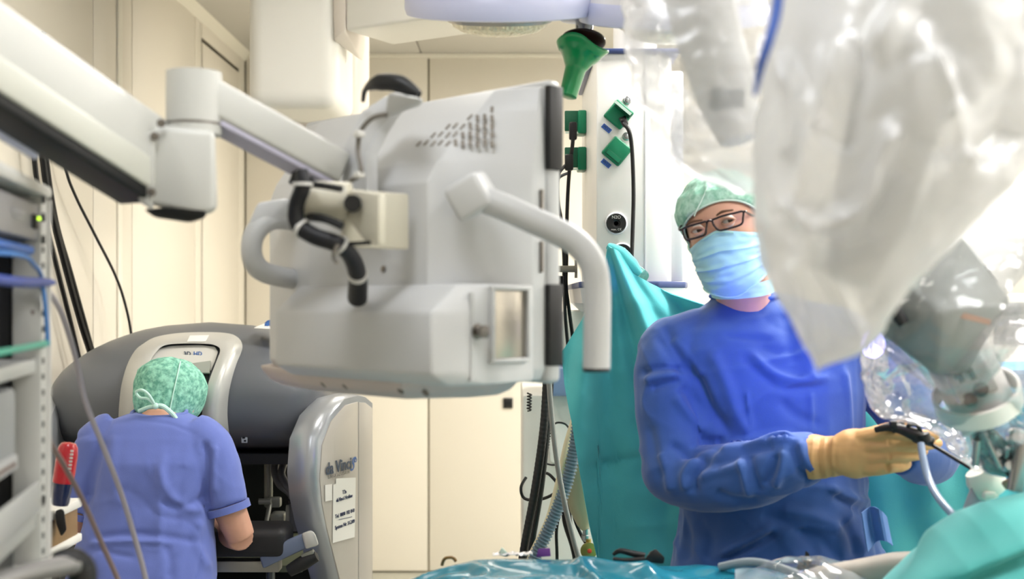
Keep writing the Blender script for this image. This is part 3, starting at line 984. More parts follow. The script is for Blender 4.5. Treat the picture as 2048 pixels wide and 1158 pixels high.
def hood_dims(X):
    Xm = X if X < HXC else 2 * HXC - X
    s = abs(X - HXC) / HH
    top = interp(_zx, _zz, Xm) - HZC
    right = X > HXC
    k = max(.0, 1 - s ** (9 if right else 6)) ** .5
    if right:
        top = max(top, .12 * min(1, (1 - s) * 6 + .6))
    return top, .175 * (max(0, 1 - s ** 14)) ** .5 + .001, .40 * ((.5 if right else .4) + (.5 if right else .6) * k)


def hood_front(X, z):
    tp, bt, a = hood_dims(X)
    h, n = (tp, 2.1) if z > HZC else (bt, 3.2)
    q = min(1, abs(z - HZC) / max(h, 1e-4))
    return HYC - a * (1 - q ** n) ** (1 / n)


def on_hood(px, py, lift=0.):
    d = 3.45
    for _ in range(25):
        p = P(px, py, d)
        d += (hood_front(p.x, p.z) - lift - d) * .5
    return P(px, py, d)


rings = []
for i in range(61):
    X = HXC + HH * math.sin((i / 60 - .5) * math.pi)
    tp, bt, a = hood_dims(X)
    r = []
    for j in range(64):
        th = 2 * math.pi * j / 64
        cs, sn_ = math.cos(th), math.sin(th)
        h, n = (tp, 2.1) if sn_ > 0 else (bt, 3.2)
        y = -a * math.copysign(abs(cs) ** (2 / n), cs)
        r.append((X, HYC + y, HZC + h * math.copysign(abs(sn_) ** (2 / n), sn_)))
    rings.append(r)
obj('hood', B().loft(rings), m_hood, coroot, ang=60)
# flat end plate right
outer = [(237, 860), (237, 831), (239, 800), (243, 769), (254, 730), (270, 701), (287, 687), (308, 675), (340, 668), (371, 665), (410, 664), (443, 665), (466, 669), (480, 679), (485, 692), (482, 706), (474, 725), (464, 757), (457, 793), (455, 831), (459, 872), (465, 911)]
inner = [(282, 860), (283, 831), (285, 800), (288, 769), (292, 748), (300, 722), (306, 712), (313, 703), (322, 694), (336, 689), (364, 687), (400, 687), (425, 689), (438, 695), (440, 703), (436, 714), (429, 732), (418, 762), (410, 793), (404, 831), (408, 866), (417, 900)]
oc = catmull([Vector((x, y, 0)) for x, y in outer], 3)
ic = catmull([Vector((x, y, 0)) for x, y in inner], 3)
n = len(oc)
b = B()
rows = []
for k in range(7):
    f = k / 6
    lf = .004 + .048 * math.sin(min(1, f * 1.6) * math.pi / 2) * (1 if f < .85 else .9)
    rows.append([on_hood(oc[i].x * (1 - f) + ic[i].x * f, oc[i].y * (1 - f) + ic[i].y * f, lf) for i in range(n)])
rows.append([on_hood(ic[i].x, ic[i].y, -.0 + .004) + Vector((.004, 0, 0)) for i in range(n)])
b.loft(rows, cap=False, closed=False)
b.shell(.004)
arch = obj('viewer_arch', b, m_silver, coroot, ang=55)
# panel inside the arch and the dark viewer opening
poly = [(296, 742), (305, 716), (322, 699), (340, 694), (400, 692), (430, 696), (436, 706), (430, 724), (422, 742)]
def sheet(poly, lift, th, center):
    b = B()
    pts = [on_hood(x, y, lift) for x, y in poly]
    c = on_hood(center[0], center[1], lift)
    m = len(pts)
    b.raw(pts + [c], [(i, (i + 1) % m, m) for i in range(m)])
    return b.shell(th)
pan = obj('viewer_panel', sheet(poly, .012, .004, (370, 716)), M('console_panel', '#dfddd6', .35), arch)
obj('viewer_lip', sheet([(296, 742), (422, 724), (420, 748), (294, 748)], .022, .006, (370, 738)), M('console_lip', '#a9aca3', .4), arch)
obj('viewer_opening', sheet([(292, 746), (420, 746), (412, 780), (404, 830), (412, 880), (290, 880), (284, 820)], .006, .004, (350, 800)), m_black, arch)
lg = on_hood(387, 708, .02)
text('3D', .017, M('logo_dark', '#4a5566', .4), lg + Vector((-.018, 0, 0)), (1, 0, 0), (0, .25, 1), pan, bold=.0006)
text('HD', .017, M('logo_blue', '#4f74b5', .4), lg + Vector((.012, 0, 0)), (1, 0, 0), (0, .25, 1), pan, bold=.0006)
pp = [on_hood(x, y, .056) for x, y in ((380, 671), (418, 670), (411, 683), (374, 683))]
st_ = obj('sticker', B().raw(pp, [(0, 1, 2, 3)]).shell(.001), M('paper_white', '#f4f1ea', .6), arch)
ic_ = on_hood(489, 878, .004)
ik = obj('icon_plate', B().box(ic_, (.017, .003, .022), bevel=.001), M('icon_white', '#dfe3e6', .4), coroot)
obj('icon_mark', B().box(ic_ + Vector((-.002, -.002, .004)), (.008, .002, .006)).box(ic_ + Vector((.002, -.002, -.005)), (.006, .002, .005)), m_dark, ik)
# side pods, toed out
PX, PY = -.5335, 3.30
prof = [(.303, 1.19), (.26, 1.212), (.217, 1.22), (.14, 1.216), (.06, 1.175), (.012, 1.115), (0, 1.023), (.012, .95), (.036, .88), (.116, .70), (.19, .5), (.24, .3), (.27, .03), (.303, .03)]


def T(a, l, z, sx=1):
    x, y = PX + a * .935 + l * (.378 if sx == 1 else .12), PY - a * .354 + l
    return Vector((x if sx == 1 else 2 * HXC - x, y, z))


def podring(a, k, kz, sx):
    return [T(a, .303 + (l - .303) * k, .03 + (z - .03) * kz, sx) for l, z in prof]


pods = []
for sx in (1, -1):
    pods.append(obj('side_pod', B().loft([podring(-.10, .95, .985, sx), podring(-.09, 1.04, 1.0, sx), podring(-.06, 1.07, 1.006, sx), podring(-.03, 1.08, 1.006, sx), podring(-.010, 1.05, 1.004, sx), podring(0, 1.0, 1.0, sx)]), m_podedge, coroot, ang=40))
pod = pods[0]
obj('side_panel', B().prism([T(-.004, min(l, .214) * .97 + .006, .05 + (z - .05) * .985) for l, z in prof], Vector((.935, -.354, 0)) * .007, .0015), m_pod, pod)
obj('rear_panel', B().prism([T(-.004, l, z) for l, z in ((.2195, 1.2), (.26, 1.195), (.3, 1.175), (.3, .05), (.2195, .05))], Vector((.935, -.354, 0)) * .006, .0015), m_pod, pod)


def onpod(px, py, o=.004):
    r = (px - 1024) / F_PX
    a = .003 + o
    l = (r * (PY - a * .354) - PX - a * .935) / (.378 - r)
    return P(px, py, PY - a * .354 + l)
m_logo = M('logo_dark')
ry, rz = Vector((.378, 1, 0)).normalized(), Vector((0, 0, 1))
c = onpod(678, 933)
text('da Vinci', .047, m_logo, c, ry, rz, pod, shear=.0, bold=.001)
text('S', .055, M('logo_blue'), onpod(703.5, 930), ry, rz, pod, shear=.5)
text('HD', .018, M('logo_blue'), onpod(709.5, 921), ry, rz, pod)
text('SURGICAL SYSTEM', .0145, M('logo_grey', '#a09a92', .5), onpod(678, 949), ry, rz, pod)
m_paper = M('paper_white')
def sheetpod(name, quad, o=.002):
    return obj(name, B().raw([onpod(x, y, o) for x, y in quad], [(0, 1, 2, 3)]).shell(.0008), m_paper, pod)
no = sheetpod('notice', [(666, 969), (711, 956), (709, 1074), (665, 1086)])
sheetpod('notice_top', [(672, 957), (711, 955), (711, 969), (672, 972)], .003)
sheetpod('small_notice', [(650, 970), (664, 968), (664, 1000), (650, 1003)])
text('T2a', .0155, m_ink, onpod(689, 984, .0035), ry, rz, no)
text('daVinci Hotline', .0155, m_ink, onpod(689, 996, .0035), ry, rz, no)
text('Tel. 0800 182 010', .0155, m_ink, onpod(690, 1027, .0035), ry, rz, no)
text('System Nr: SG209', .0155, m_ink, onpod(690, 1049, .0035), ry, rz, no)
obj('notice_rule', B().raw([onpod(x, y, .003) for x, y in ((677, 1039), (704, 1033), (704, 1034), (677, 1040))], [(0, 1, 2, 3)]).shell(.0005), m_ink, no)
# under the hood: back plate, frame, hand controllers, hoses, foot tray
obj('rear_wall', B().box((-.955, 4.12, .62), (.72, .04, .95)), m_dark, coroot)
obj('underside', B().box((-.955, 3.78, 1.04), (.70, .62, .03)), m_dark, coroot)
m_gun = M('gunmetal', '#55575a', .35, .6)
m_pale = M('pale_alloy', '#8f9087', .4, .4)
for sx in (0, 1):
    mir = lambda p: Vector((2 * HXC - p.x, p.y, p.z)) if sx else p
    h = obj('hand_controller', B().tube([mir(P(537, 920, 3.7)), mir(P(537, 1000, 3.68))], .013, 10, 1).box(mir(P(546, 1004, 3.66)), (.05, .03, .03), bevel=.006).cyl(mir(P(518, 1003, 3.62)), mir(P(542, 1003, 3.62)), .009).tube([mir(P(540, 1006, 3.64)), mir(P(532, 1050, 3.58)), mir(P(523, 1096, 3.54))], .007, 10, 3).box(mir(P(557, 1040, 3.66)), (.045, .05, .05), bevel=.01), m_pale, coroot)
    obj('control_hose', B().tube([mir(P(553, 915, 3.66)), mir(P(549, 940, 3.64)), mir(P(560, 968, 3.62)), mir(P(580, 985, 3.6)), mir(P(586, 1002, 3.6)), mir(P(586, 1060, 3.62))], .0125, 12, 6), M('hose_grey', '#6f7072', .4), coroot)
    hs = obj('control_hose', B().tube([mir(P(573, 915, 3.66)), mir(P(563, 945, 3.62)), mir(P(572, 968, 3.6)), mir(P(585, 985, 3.58)), mir(P(589, 1002, 3.58)), mir(P(592, 1060, 3.6))], .0115, 12, 6), M('hose_grey'), coroot)
    obj('hose_clip', B().cyl(mir(P(586, 998, 3.59)), mir(P(586, 1005, 3.59)), .022), m_black, hs)
    obj('strut', B().hull([mir(P(572, 1010, 3.62)), mir(P(588, 1010, 3.62)), mir(P(585, 1080, 3.6)), mir(P(568, 1080, 3.6)), mir(P(572, 1010, 3.65)), mir(P(585, 1080, 3.65))], .002), m_pale, coroot)
    obj('signal_lead', B().tube([mir(P(592, 1008, 3.58)), mir(P(600, 1025, 3.57)), mir(P(618, 1032, 3.57))], .004, 8, 5).tube([mir(P(590, 1012, 3.58)), mir(P(598, 1036, 3.57)), mir(P(616, 1044, 3.57))], .004, 8, 5), M('hose_grey'), coroot)
obj('cross_shelf', B().box((-.955, 3.82, .70), (.66, .5, .02)), M('shelf_olive', '#7b8068', .4), coroot)
# armrest
ar = obj('armrest', B().box((-.955, 3.26, .852), (.70, .16, .075), bevel=.02, seg=4), M('armrest_black', '#1e1d1f', .6), coroot)
RY = Matrix.Rotation(math.radians(-24), 3, 'Y')
for sx in (0, 1):
    mir = lambda p: Vector((2 * HXC - p.x, p.y, p.z)) if sx else p
    pts = [(518, 1108, 3.19), (526, 1138, 3.19), (612, 1097, 3.19), (604, 1068, 3.19), (522, 1100, 3.33), (606, 1066, 3.33), (612, 1094, 3.33), (526, 1130, 3.33)]
    k = obj('armrest_end', B().hull([mir(P(*p)) for p in pts], .006), M('armrest_bluegrey', '#6d7890', .4), ar)
    obj('end_cap', B().hull([mir(P(*p)) for p in ((603, 1067, 3.185), (622, 1060, 3.185), (630, 1066, 3.185), (638, 1090, 3.185), (611, 1099, 3.185), (603, 1067, 3.335), (622, 1060, 3.335), (637, 1090, 3.335), (611, 1098, 3.335))], .006), m_silver, k)
    obj('touch_pad', B().tube([mir(P(578, 1142, 3.2)), mir(P(606, 1126, 3.2)), mir(P(634, 1112, 3.2))], [.016, .02, .014], 14, 4), m_dark, ar)
    obj('pad_clip', B().box(mir(P(616, 1108, 3.2)), (.035, .02, .014), RY if not sx else Matrix.Rotation(math.radians(24), 3, 'Y'), bevel=.003), m_pale, ar)
tr = obj('armrest_rail', B().box((-.955, 3.24, .785), (.66, .05, .03), bevel=.003), M('rail_alloy', '#9a978f', .35, .5), coroot)
obj('armrest_post', B().cyl((-.66, 3.28, .5), (-.66, 3.28, .84), .012).cyl((-1.25, 3.28, .5), (-1.25, 3.28, .84), .012).box((-.955, 3.6, .5), (.66, .7, .04), bevel=.01), m_gun, coroot)
obj('base', B().box((-.955, 3.8, .08), (.70, 1.05, .12), bevel=.03), m_dark, coroot)
# folded cloth on the hood
fc = P(535, 652, 3.6)
tag(obj('paper_sheet', B().hull([P(508, 655, 3.5), P(530, 646, 3.55), P(600, 648, 3.6), P(600, 660, 3.5), P(508, 657, 3.5), P(600, 662, 3.5)], .0008), M('paper_white')), 'white paper sheet lying on top of the console hood', 'paper')
cb_ = B().grid(lambda u, v: P(528 + 60 * u, 652 - 14 * math.sin(math.pi * min(1, u * 1.6 + .1)) * math.sin(math.pi * v) - 3 * mnoise.noise(Vector((u * 8, v * 8, 0))), 3.52 + .12 * v), 20, 12)
tag(obj('folded_cloth', cb_.shell(.006), M('cloth_blue', '#2f62a8', .8)), 'small crumpled blue cloth on top of the console', 'cloth')

# ------------------------------------------------------------------ equipment rack at the left edge
m_rack = M('rack_grey', '#c4c4bf', .4)
m_rackd = M('rack_dark', '#26272b', .5)
RA = Vector((-.630, 1.6, 0)); RD = Vector((.063, -.31, 0)).normalized(); RN = Vector((-.31, -.063, 0)).normalized()
rroot = thing('equipment_rack', 'tall grey equipment rack with shelves at the left edge', 'rack', RA + RD * .25 + RN * .25)


def rk(s, w, z):
    return RA + RD * s + RN * w + Vector((0, 0, z))


def rz_(py, d=1.6):
    return 1.5 - (py - 600) / F_PX * d
RR = Matrix((RD, RN, Vector((0, 0, 1)))).transposed()
def rbox(s0, s1, w0, w1, z0, z1, bev=.002):
    return B().box(rk((s0 + s1) / 2, (w0 + w1) / 2, (z0 + z1) / 2), (s1 - s0, w1 - w0, z1 - z0), RR, bevel=bev)
obj('top_cover', rbox(-.03, .75, -.012, .52, rz_(396), rz_(368), .008), m_rack, rroot)
posts = []
for s, w in ((0, 0), (0, .47), (.70, 0), (.70, .47)):
    posts.append(obj('post', rbox(s - .022, s + .022, w - .006, w + .03, .03, rz_(396)), m_rack, rroot))
hole = None
for i in range(30):
    z = rz_(500) - i * .021
    if hole is None:
        hole = obj('post_hole', rbox(.010, .0165, -.0085, -.004, z - .004, z + .004, .001), M('hole_dark', '#6b6a68', .6), posts[0]); z_h = z
    else:
        dup(hole, posts[0], (0, 0, z - z_h))
for py in (400, 436, 480, 996):
    obj('rack_screw', B().lathe([(0, 0), (.006, 0), (.006, .003), (0, .004)], rk(.014, -.006, rz_(py)), -RN, 12, cap=False), m_darkr, posts[0])
obj('side_plate', rbox(-.032, -.024, -.01, .50, .03, rz_(396)), M('rack_side', '#d5d3cf', .4), rroot)
for z, nm, mt in ((rz_(728), 'shelf', m_rack), (rz_(1035), 'shelf', m_rack), (rz_(1130), 'shelf', m_rack), (rz_(985), 'rail', m_rack)):
    if nm == 'rail':
        obj('front_rail', rbox(.03, .7, -.006, .0, z - .02, z + .02), mt, rroot)
    else:
        obj('shelf', rbox(.025, .7, .0, .49, z - .01, z + .008), mt, rroot)
obj('shade_liner', rbox(.002, .008, .034, .488, .05, rz_(400)), m_rackd, rroot)  # dark sheet added to stand for the shade inside the rack
obj('back_plate', rbox(.02, .7, .49, .50, .05, rz_(396)), m_rackd, rroot)
t = thing('video_unit', 'grey video processor with a green light at the top of the rack', 'electronic device', rk(.35, .2, rz_(490)))
vu = obj('unit_case', rbox(.02, .68, .012, .44, rz_(488), rz_(405), .004), M('unit_slate', '#4c4d52', .45), t)
obj('unit_fascia', rbox(.02, .68, -.003, .014, rz_(484), rz_(412), .003), M('unit_fascia', '#7b7c80', .4), t)
obj('power_switch', rbox(.045, .068, -.008, .0, rz_(463), rz_(435)), m_black, t)
obj('status_light', rbox(.05, .059, -.0105, -.006, rz_(445), rz_(439), .001), M('led_green', '#b9e03a', .4, emit='#b4e22c', estr=4), t)
obj('fascia_mark', rbox(.12, .19, -.0045, -.002, rz_(443), rz_(437), .0005), M('mark_pale', '#a9a9ab', .5), t)
obj('fascia_mark', rbox(.13, .18, -.0045, -.002, rz_(452), rz_(448), .0005), M('mark_pale'), t)
tag(obj('light_cable', B().tube([rk(.5, .02, rz_(530)), rk(.2, -.01, rz_(520)), rk(.09, -.01, rz_(535)), rk(.04, -.01, rz_(560)), rk(.02, -.012, rz_(640)), rk(.012, -.012, rz_(690))], .0028, 8, 6), M('cable_blue', '#3f7fc8', .4)), 'light blue cable looping inside the rack', 'cable')
tag(obj('light_cable', B().tube([rk(.5, .0, rz_(560)), rk(.2, -.01, rz_(568)), rk(.06, -.015, rz_(566)), rk(.01, -.02, rz_(565))], [.005, .0065, .0065, .003], 10, 6), M('cable_navy', '#1f3f96', .4)), 'thick dark blue cable plug reaching to the rack post', 'cable')
tag(obj('cable_strap', rbox(-.0, .6, -.014, -.008, rz_(692), rz_(680)), M('strap_teal', '#1fa88d', .35)), 'teal strap running along the rack above the shelf', 'strap')
tag(obj('blue_pouch', rbox(.03, .5, .0, .3, rz_(512), rz_(494), .005), M('pouch_blue', '#2a63b4', .5)), 'blue flat tray under the top rack unit', 'tray')
t = thing('insufflator', 'light grey box device on the middle rack shelf', 'electronic device', rk(.35, .2, rz_(920)))
dv_ = obj('device_case', rbox(.10, .66, .01, .4, rz_(920), rz_(762), .008), M('device_grey', '#9fa2a3', .45), t)
obj('device_bezel', rbox(.12, .6, .004, .012, rz_(912), rz_(885), .002), M('device_pale', '#c6c6c4', .4), t)
obj('device_label', rbox(.14, .3, .002, .005, rz_(902), rz_(896), .0005), M('label_brown', '#6f564c', .5), t)
tag(obj('grey_cable_box', rbox(.06, .6, .02, .4, rz_(1122), rz_(1062), .006), m_rackd), 'dark box at the bottom of the rack', 'box')
tag(obj('green_pad', rbox(.04, .5, -.01, .3, rz_(1148), rz_(1128), .008), M('pad_green', '#1f9a55', .5)), 'bright green pad lying on the lowest rack shelf', 'pad')
gr = thing('push_handle', 'grey tube handle with a black end grip in the bottom left corner', 'handle', P(80, 1160, 1.35))
obj('handle_bar', B().tube([P(-160, 1230, 1.25), P(-40, 1180, 1.3), P(60, 1146, 1.35), P(150, 1128, 1.4)], .0125, 14, 5), M('bar_grey', '#8c8a88', .35, .4), gr)
obj('grip', B().tube([P(112, 1128, 1.39), P(140, 1122, 1.4), P(160, 1135, 1.41), P(166, 1165, 1.41), P(166, 1300, 1.41)], [.014, .0165, .0165, .016, .016], 14, 5), m_black, gr)
# trolley corner with red bottle
tr_ = thing('side_trolley', 'small wooden-sided trolley behind the rack post', 'trolley', P(113, 1300, 2.3))
obj('trolley_top', B().box(P(70, 1022, 2.3), (.11, .2, .018), bevel=.003), m_white, tr_)
obj('trolley_side', B().box(P(70, 1062, 2.3), (.10, .18, .06), bevel=.003), M('wood_brown', '#8a6d48', .5, var=.15, vscale=20), tr_)
obj('trolley_shelf', B().box(P(70, 1094, 2.3), (.11, .2, .016), bevel=.003), m_white, tr_)
obj('trolley_legs', B().box((P(52, 1094, 2.3).x, 2.3, P(70, 1094, 2.3).z / 2), (.03, .18, P(70, 1094, 2.3).z)), m_rack, tr_)
bt = thing('red_bottle', 'red bottle with navy lower half standing tilted beside the seated person', 'bottle', P(124, 1012, 2.25))
ax = P(138, 884, 2.25) - P(120, 1010, 2.25)
Lb = ax.length
obj('bottle_top', B().lathe([(.0195, Lb * .36), (.0195, Lb * .8), (.0175, Lb * .92), (.013, Lb * .98), (0, Lb)], P(120, 1010, 2.25), ax, 28, cap=False), M('bottle_red', '#c2212f', .2, coat=.5), bt)
obj('bottle_base', B().lathe([(0, 0), (.014, 0), (.016, .005), (.017, Lb * .2), (.0178, Lb * .365)], P(120, 1010, 2.25), ax, 28, cap=False), M('bottle_navy', '#1e2a52', .2, coat=.5), bt)
for i in range(7):
    obj('print_mark', B().box(P(144 - i * .9, 902 + i * 7, 2.2325), (.005, .002, .0035)), m_tie, bt)
tag(obj('black_clip', B().hull([P(110, 1020, 2.24), P(128, 1015, 2.24), P(134, 1060, 2.24), P(122, 1075, 2.24), P(112, 1050, 2.24), P(115, 1030, 2.28), P(130, 1060, 2.28)], .004), m_darkr), 'dark holder below the red bottle', 'holder')
# thin tubes hanging in front of the seated person
tag(obj('thin_tube', B().tube([P(58, 562, 1.58), P(88, 575, 1.62), P(120, 620, 1.7), P(150, 710, 1.78), P(170, 800, 1.82), P(205, 890, 1.85), P(240, 980, 1.86), P(268, 1070, 1.86), P(292, 1160, 1.86), P(310, 1260, 1.86)], .0042, 8, 6), M('tube_lilac', '#a9a4ad', .35)), 'pale thin tube hanging in a curve from the rack past the blue scrubs', 'tube')
tag(obj('thin_tube', B().tube([P(66, 620, 1.58), P(78, 760, 1.6), P(95, 870, 1.66), P(125, 925, 1.72), P(165, 1000, 1.76), P(205, 1090, 1.78), P(240, 1170, 1.78), P(270, 1260, 1.78)], .0038, 8, 6), M('tube_brown', '#7d6b68', .4)), 'brown thin tube hanging from the rack across the lower back', 'tube')
# cables along the left wall
hk = P(72, 84, 3.56)
hook = tag(obj('wall_hook', B().box((XL + .01, hk.y, hk.z), (.02, .05, .07), bevel=.004).tube([(XL + .01, hk.y, hk.z), (XL + .06, hk.y, hk.z), (XL + .08, hk.y, hk.z + .03)], .008, 8, 4), M('brushed_steel')), 'steel hook high on the left wall holding black cables', 'hook')
for i, (a, r) in enumerate((([(62, 80), (58, 180), (66, 290), (80, 400), (110, 520), (140, 640), (168, 760)], .008), ([(70, 82), (74, 200), (85, 310), (100, 410), (130, 530), (160, 640), (185, 720), (200, 790)], .011), ([(80, 84), (84, 200), (92, 310), (112, 440), (140, 540), (168, 640), (196, 740)], .008))):
    tag(obj('wall_cable', B().tube([P(x, y, 3.54 + .02 * i + .55 * max(0, x - 62) / 130) for j, (x, y) in enumerate(a)], r, 8, 6), m_black), ['left black cable of the three hanging down the left wall', 'thickest middle black cable hanging down the left wall', 'right black cable of the three hanging down the left wall'][i], 'cable', 'cables on the left wall')
tag(obj('wall_wire', B().tube([P(95, 90, 3.66), P(110, 200, 3.74), P(130, 330, 3.82), P(150, 390, 3.9), P(190, 470, 4.05), P(228, 545, 4.2), P(248, 600, 4.28), P(262, 666, 4.33), P(270, 760, 4.33)], .005, 8, 6), m_darkr), 'single thin dark wire curving down the cream wall to the console', 'wire')
# ------------------------------------------------------------------ people
m_skin = M('skin', '#dba78e', .5, var=.05, vscale=60)
m_gown = M('gown_blue', '#35599a', .75, sheen=.25, var=.06, vscale=14, bump=.12, bscale=420, dist=.002)
m_scrub = M('scrub_violet', '#6575bd', .85, sheen=.2, var=.05, vscale=20, bump=.15, bscale=600, dist=.002)
m_glove = M('glove_latex', '#d3a268', .55, var=.05, vscale=40)


def gauze(name, a, c_, scale, alpha=1.):
    m = M(name, a, .8)
    nt = m.node_tree
    bs = nt.nodes['Principled BSDF']
    tc = nt.nodes.new('ShaderNodeTexCoord'); n = nt.nodes.new('ShaderNodeTexNoise'); r = nt.nodes.new('ShaderNodeValToRGB')
    n.inputs['Scale'].default_value = scale; n.inputs['Detail'].default_value = 4; n.inputs['Roughness'].default_value = .65
    r.color_ramp.elements[0].position = .38; r.color_ramp.elements[1].position = .62
    r.color_ramp.elements[0].color = (*lin(c_), 1); r.color_ramp.elements[1].color = (*lin(a), 1)
    nt.links.new(tc.outputs['Object'], n.inputs['Vector']); nt.links.new(n.outputs['Fac'], r.inputs['Fac']); nt.links.new(r.outputs['Color'], bs.inputs['Base Color'])
    bp = nt.nodes.new('ShaderNodeBump'); bp.inputs['Strength'].default_value = .35; bp.inputs['Distance'].default_value = .003
    nt.links.new(n.outputs['Fac'], bp.inputs['Height']); nt.links.new(bp.outputs['Normal'], bs.inputs['Normal'])
    return m


def hand(b, W, fwd, back, side, curls, s=1., spread=.1, thumb=(.5, .35, .3), rk_=1., droop=0.):
    """five-fingered hand: W wrist, fwd along the hand, back the dorsal normal, side towards the thumb"""
    fwd, back = Vector(fwd).normalized(), Vector(back).normalized()
    side = (Vector(side) - fwd * Vector(side).dot(fwd)).normalized()
    back = (back - fwd * back.dot(fwd) - side * back.dot(side)).normalized()
    offs = (.031, .0105, -.0105, -.030)
    lens_ = ((.045, .026, .021), (.049, .030, .022), (.046, .028, .022), (.036, .021, .019))
    kn = (.092, .095, .090, .082)
    b.ball(W + fwd * .05 * s, (.046 * s,) * 3, Matrix((fwd * 1.05, side * .88, back * .36)).transposed())
    for i in range(4):
        k0 = W + fwd * kn[i] * s + side * offs[i] * s
        b.tube([W + fwd * .012 * s + side * offs[i] * .6 * s, W + fwd * .05 * s + side * offs[i] * .9 * s + back * .003, k0], [.017 * s * rk_, .0145 * s * rk_, .0115 * s * rk_], 10, 3)
        p = k0.copy()
        d = (fwd + side * (offs[i] * spread * 20 - droop)).normalized()
        pts = [p.copy()]
        ang = 0
        for j in range(3):
            ang += curls[i][j]
            dd = d * math.cos(ang) - back * math.sin(ang)
            p = p + dd * lens_[i][j] * s
            pts.append(p.copy())
        b.tube(pts, [.0112 * s * rk_, .0102 * s * rk_, .0092 * s * rk_, .0075 * s * rk_], 10, 4)
        b.ball(pts[-1], .0078 * s * rk_, nu=10, nv=8)
    t0 = W + fwd * .022 * s + side * .026 * s - back * .006 * s
    d1 = (fwd * math.cos(thumb[0]) + side * math.sin(thumb[0]) - back * .35).normalized()
    t1 = t0 + d1 * .045 * s
    d2 = (d1 + fwd * thumb[1] - back * thumb[2]).normalized()
    t2 = t1 + d2 * .034 * s
    t3 = t2 + (d2 + fwd * .2 - back * .1).normalized() * .026 * s
    b.tube([t0, t1, t2, t3], [.0165 * s, .0125 * s, .0108 * s, .0085 * s], 10, 4)
    b.ball(t3, .0086 * s, nu=10, nv=8)


def ell(c, a, dp, n=28, e=2.3):
    out = []
    for j in range(n):
        th = 2 * math.pi * j / n
        cs, sn_ = math.cos(th), math.sin(th)
        out.append(Vector(c) + Vector((a * math.copysign(abs(cs) ** (2 / e), cs), dp * math.copysign(abs(sn_) ** (2 / e), sn_), 0)))
    return out


def wob(me, amp, scale, seed, stretch=(1, 1, 1)):
    co, nr = vget(me)
    vset(me, co + nr * (amp * nz(co, scale, seed, stretch))[:, None])


# ---------------- standing person
sroot = thing('person', 'standing person in blue surgical gown, green cap, face mask and glasses holding instruments', 'person', (P(1530, 1000, 2.5).x, 2.5, 0))
HC = P(1452, 464, 2.43)
ur = math.radians(15); yw = math.radians(20)
hu = Vector((-math.sin(ur), -.06, math.cos(ur))).normalized()
hf = Vector((-math.sin(yw), -math.cos(yw), -.03)); hf = (hf - hu * hf.dot(hu)).normalized()
hr = hu.cross(hf).normalized()
if hr.x < 0:
    hr = -hr
_hz = [-.122, -.118, -.105, -.085, -.05, -.01, .03, .06, .09, .108, .118]
_ha = [.004, .022, .040, .053, .064, .071, .075, .073, .058, .036, .004]
_hf = [.060, .078, .088, .090, .089, .088, .091, .086, .066, .038, .004]
_hb = [.000, .010, .030, .055, .080, .092, .098, .094, .072, .044, .004]


def headp(ph, z, off=0., H=HC, fr=hf, rr=hr, uu=hu, feat=True):
    zf_ = z - .016
    a, f_, k = (interp(_hz, q, z) + off for q in (_ha, _hf, _hb))
    x = a * math.sin(ph)
    c = math.cos(ph)
    y = (f_ if c > 0 else k) * math.copysign(abs(c) ** .9, c)
    if feat and c > 0:
        y += .024 * math.exp(-(x / .011) ** 2 - ((zf_ + .034) / .02) ** 2) + .012 * math.exp(-(x / .009) ** 2 - ((zf_ + .01) / .018) ** 2)
        for sx in (-1, 1):
            y -= .012 * math.exp(-((x - sx * .032) / .018) ** 2 - ((zf_ - .004) / .012) ** 2)
            y += .003 * math.exp(-((x - sx * .032) / .022) ** 2 - ((zf_ - .022) / .008) ** 2)
            y += .004 * math.exp(-((x - sx * .042) / .016) ** 2 - ((zf_ + .03) / .016) ** 2)
        y += .006 * math.exp(-(x / .02) ** 2 - ((zf_ + .078) / .01) ** 2)
    return H + rr * x + fr * y + uu * z


def head_into(b, H, fr, rr, uu):
    zs = [-.122, -.12, -.115, -.108, -.1] + [-.095 + .2 * i / 44 for i in range(45)] + [.108, .112, .115, .118]
    b.loft([[headp(2 * math.pi * j / 72, z, 0, H, fr, rr, uu) for j in range(72)] for z in zs])
    for sx in (-1, 1):
        e = H + rr * (sx * .073) + uu * -.005 + fr * -.012
        b.ball(e, (.009, .02, .032), Matrix((rr, fr, uu)).transposed())


b = B()
head_into(b, HC, hf, hr, hu)
nk0, nk1 = HC - hu * .08 - hf * .02, P(1497, 640, 2.5)
b.tube([nk0, (nk0 + nk1) / 2, nk1], [.056, .057, .066], 24, 4)
b.loft([ell(P(1500, 628, 2.5), .09, .06), ell(P(1515, 680, 2.5), .16, .08), ell(P(1530, 850, 2.5), .15, .085), ell(P(1545, 1080, 2.5), .15, .09), ell((P(1545, 1080, 2.5).x, 2.5, .80), .15, .1)])
for px in (1470, 1610):
    x = P(px, 1080, 2.5).x
    b.tube([(x, 2.5, .86), (x, 2.49, .48), (x, 2.5, .10)], [.08, .055, .04], 14, 4)
# arms under the sleeves
SH, EL, WR = P(1345, 712, 2.50), P(1352, 945, 2.43), P(1650, 915, 2.24)
SH2, EL2, WR2 = P(1722, 720, 2.52), P(1885, 915, 2.46), P(1800, 890, 2.36)
b.tube([P(1400, 690, 2.5), SH, EL], [.06, .05, .04], 14, 3)
b.tube([EL, WR], [.04, .027], 14, 1)
b.tube([P(1660, 690, 2.52), SH2, EL2], [.06, .05, .04], 14, 3)
b.tube([EL2, WR2], [.04, .027], 14, 1)
body = obj('body', remesh(b, .0045, 3), m_skin, sroot, ang=80)
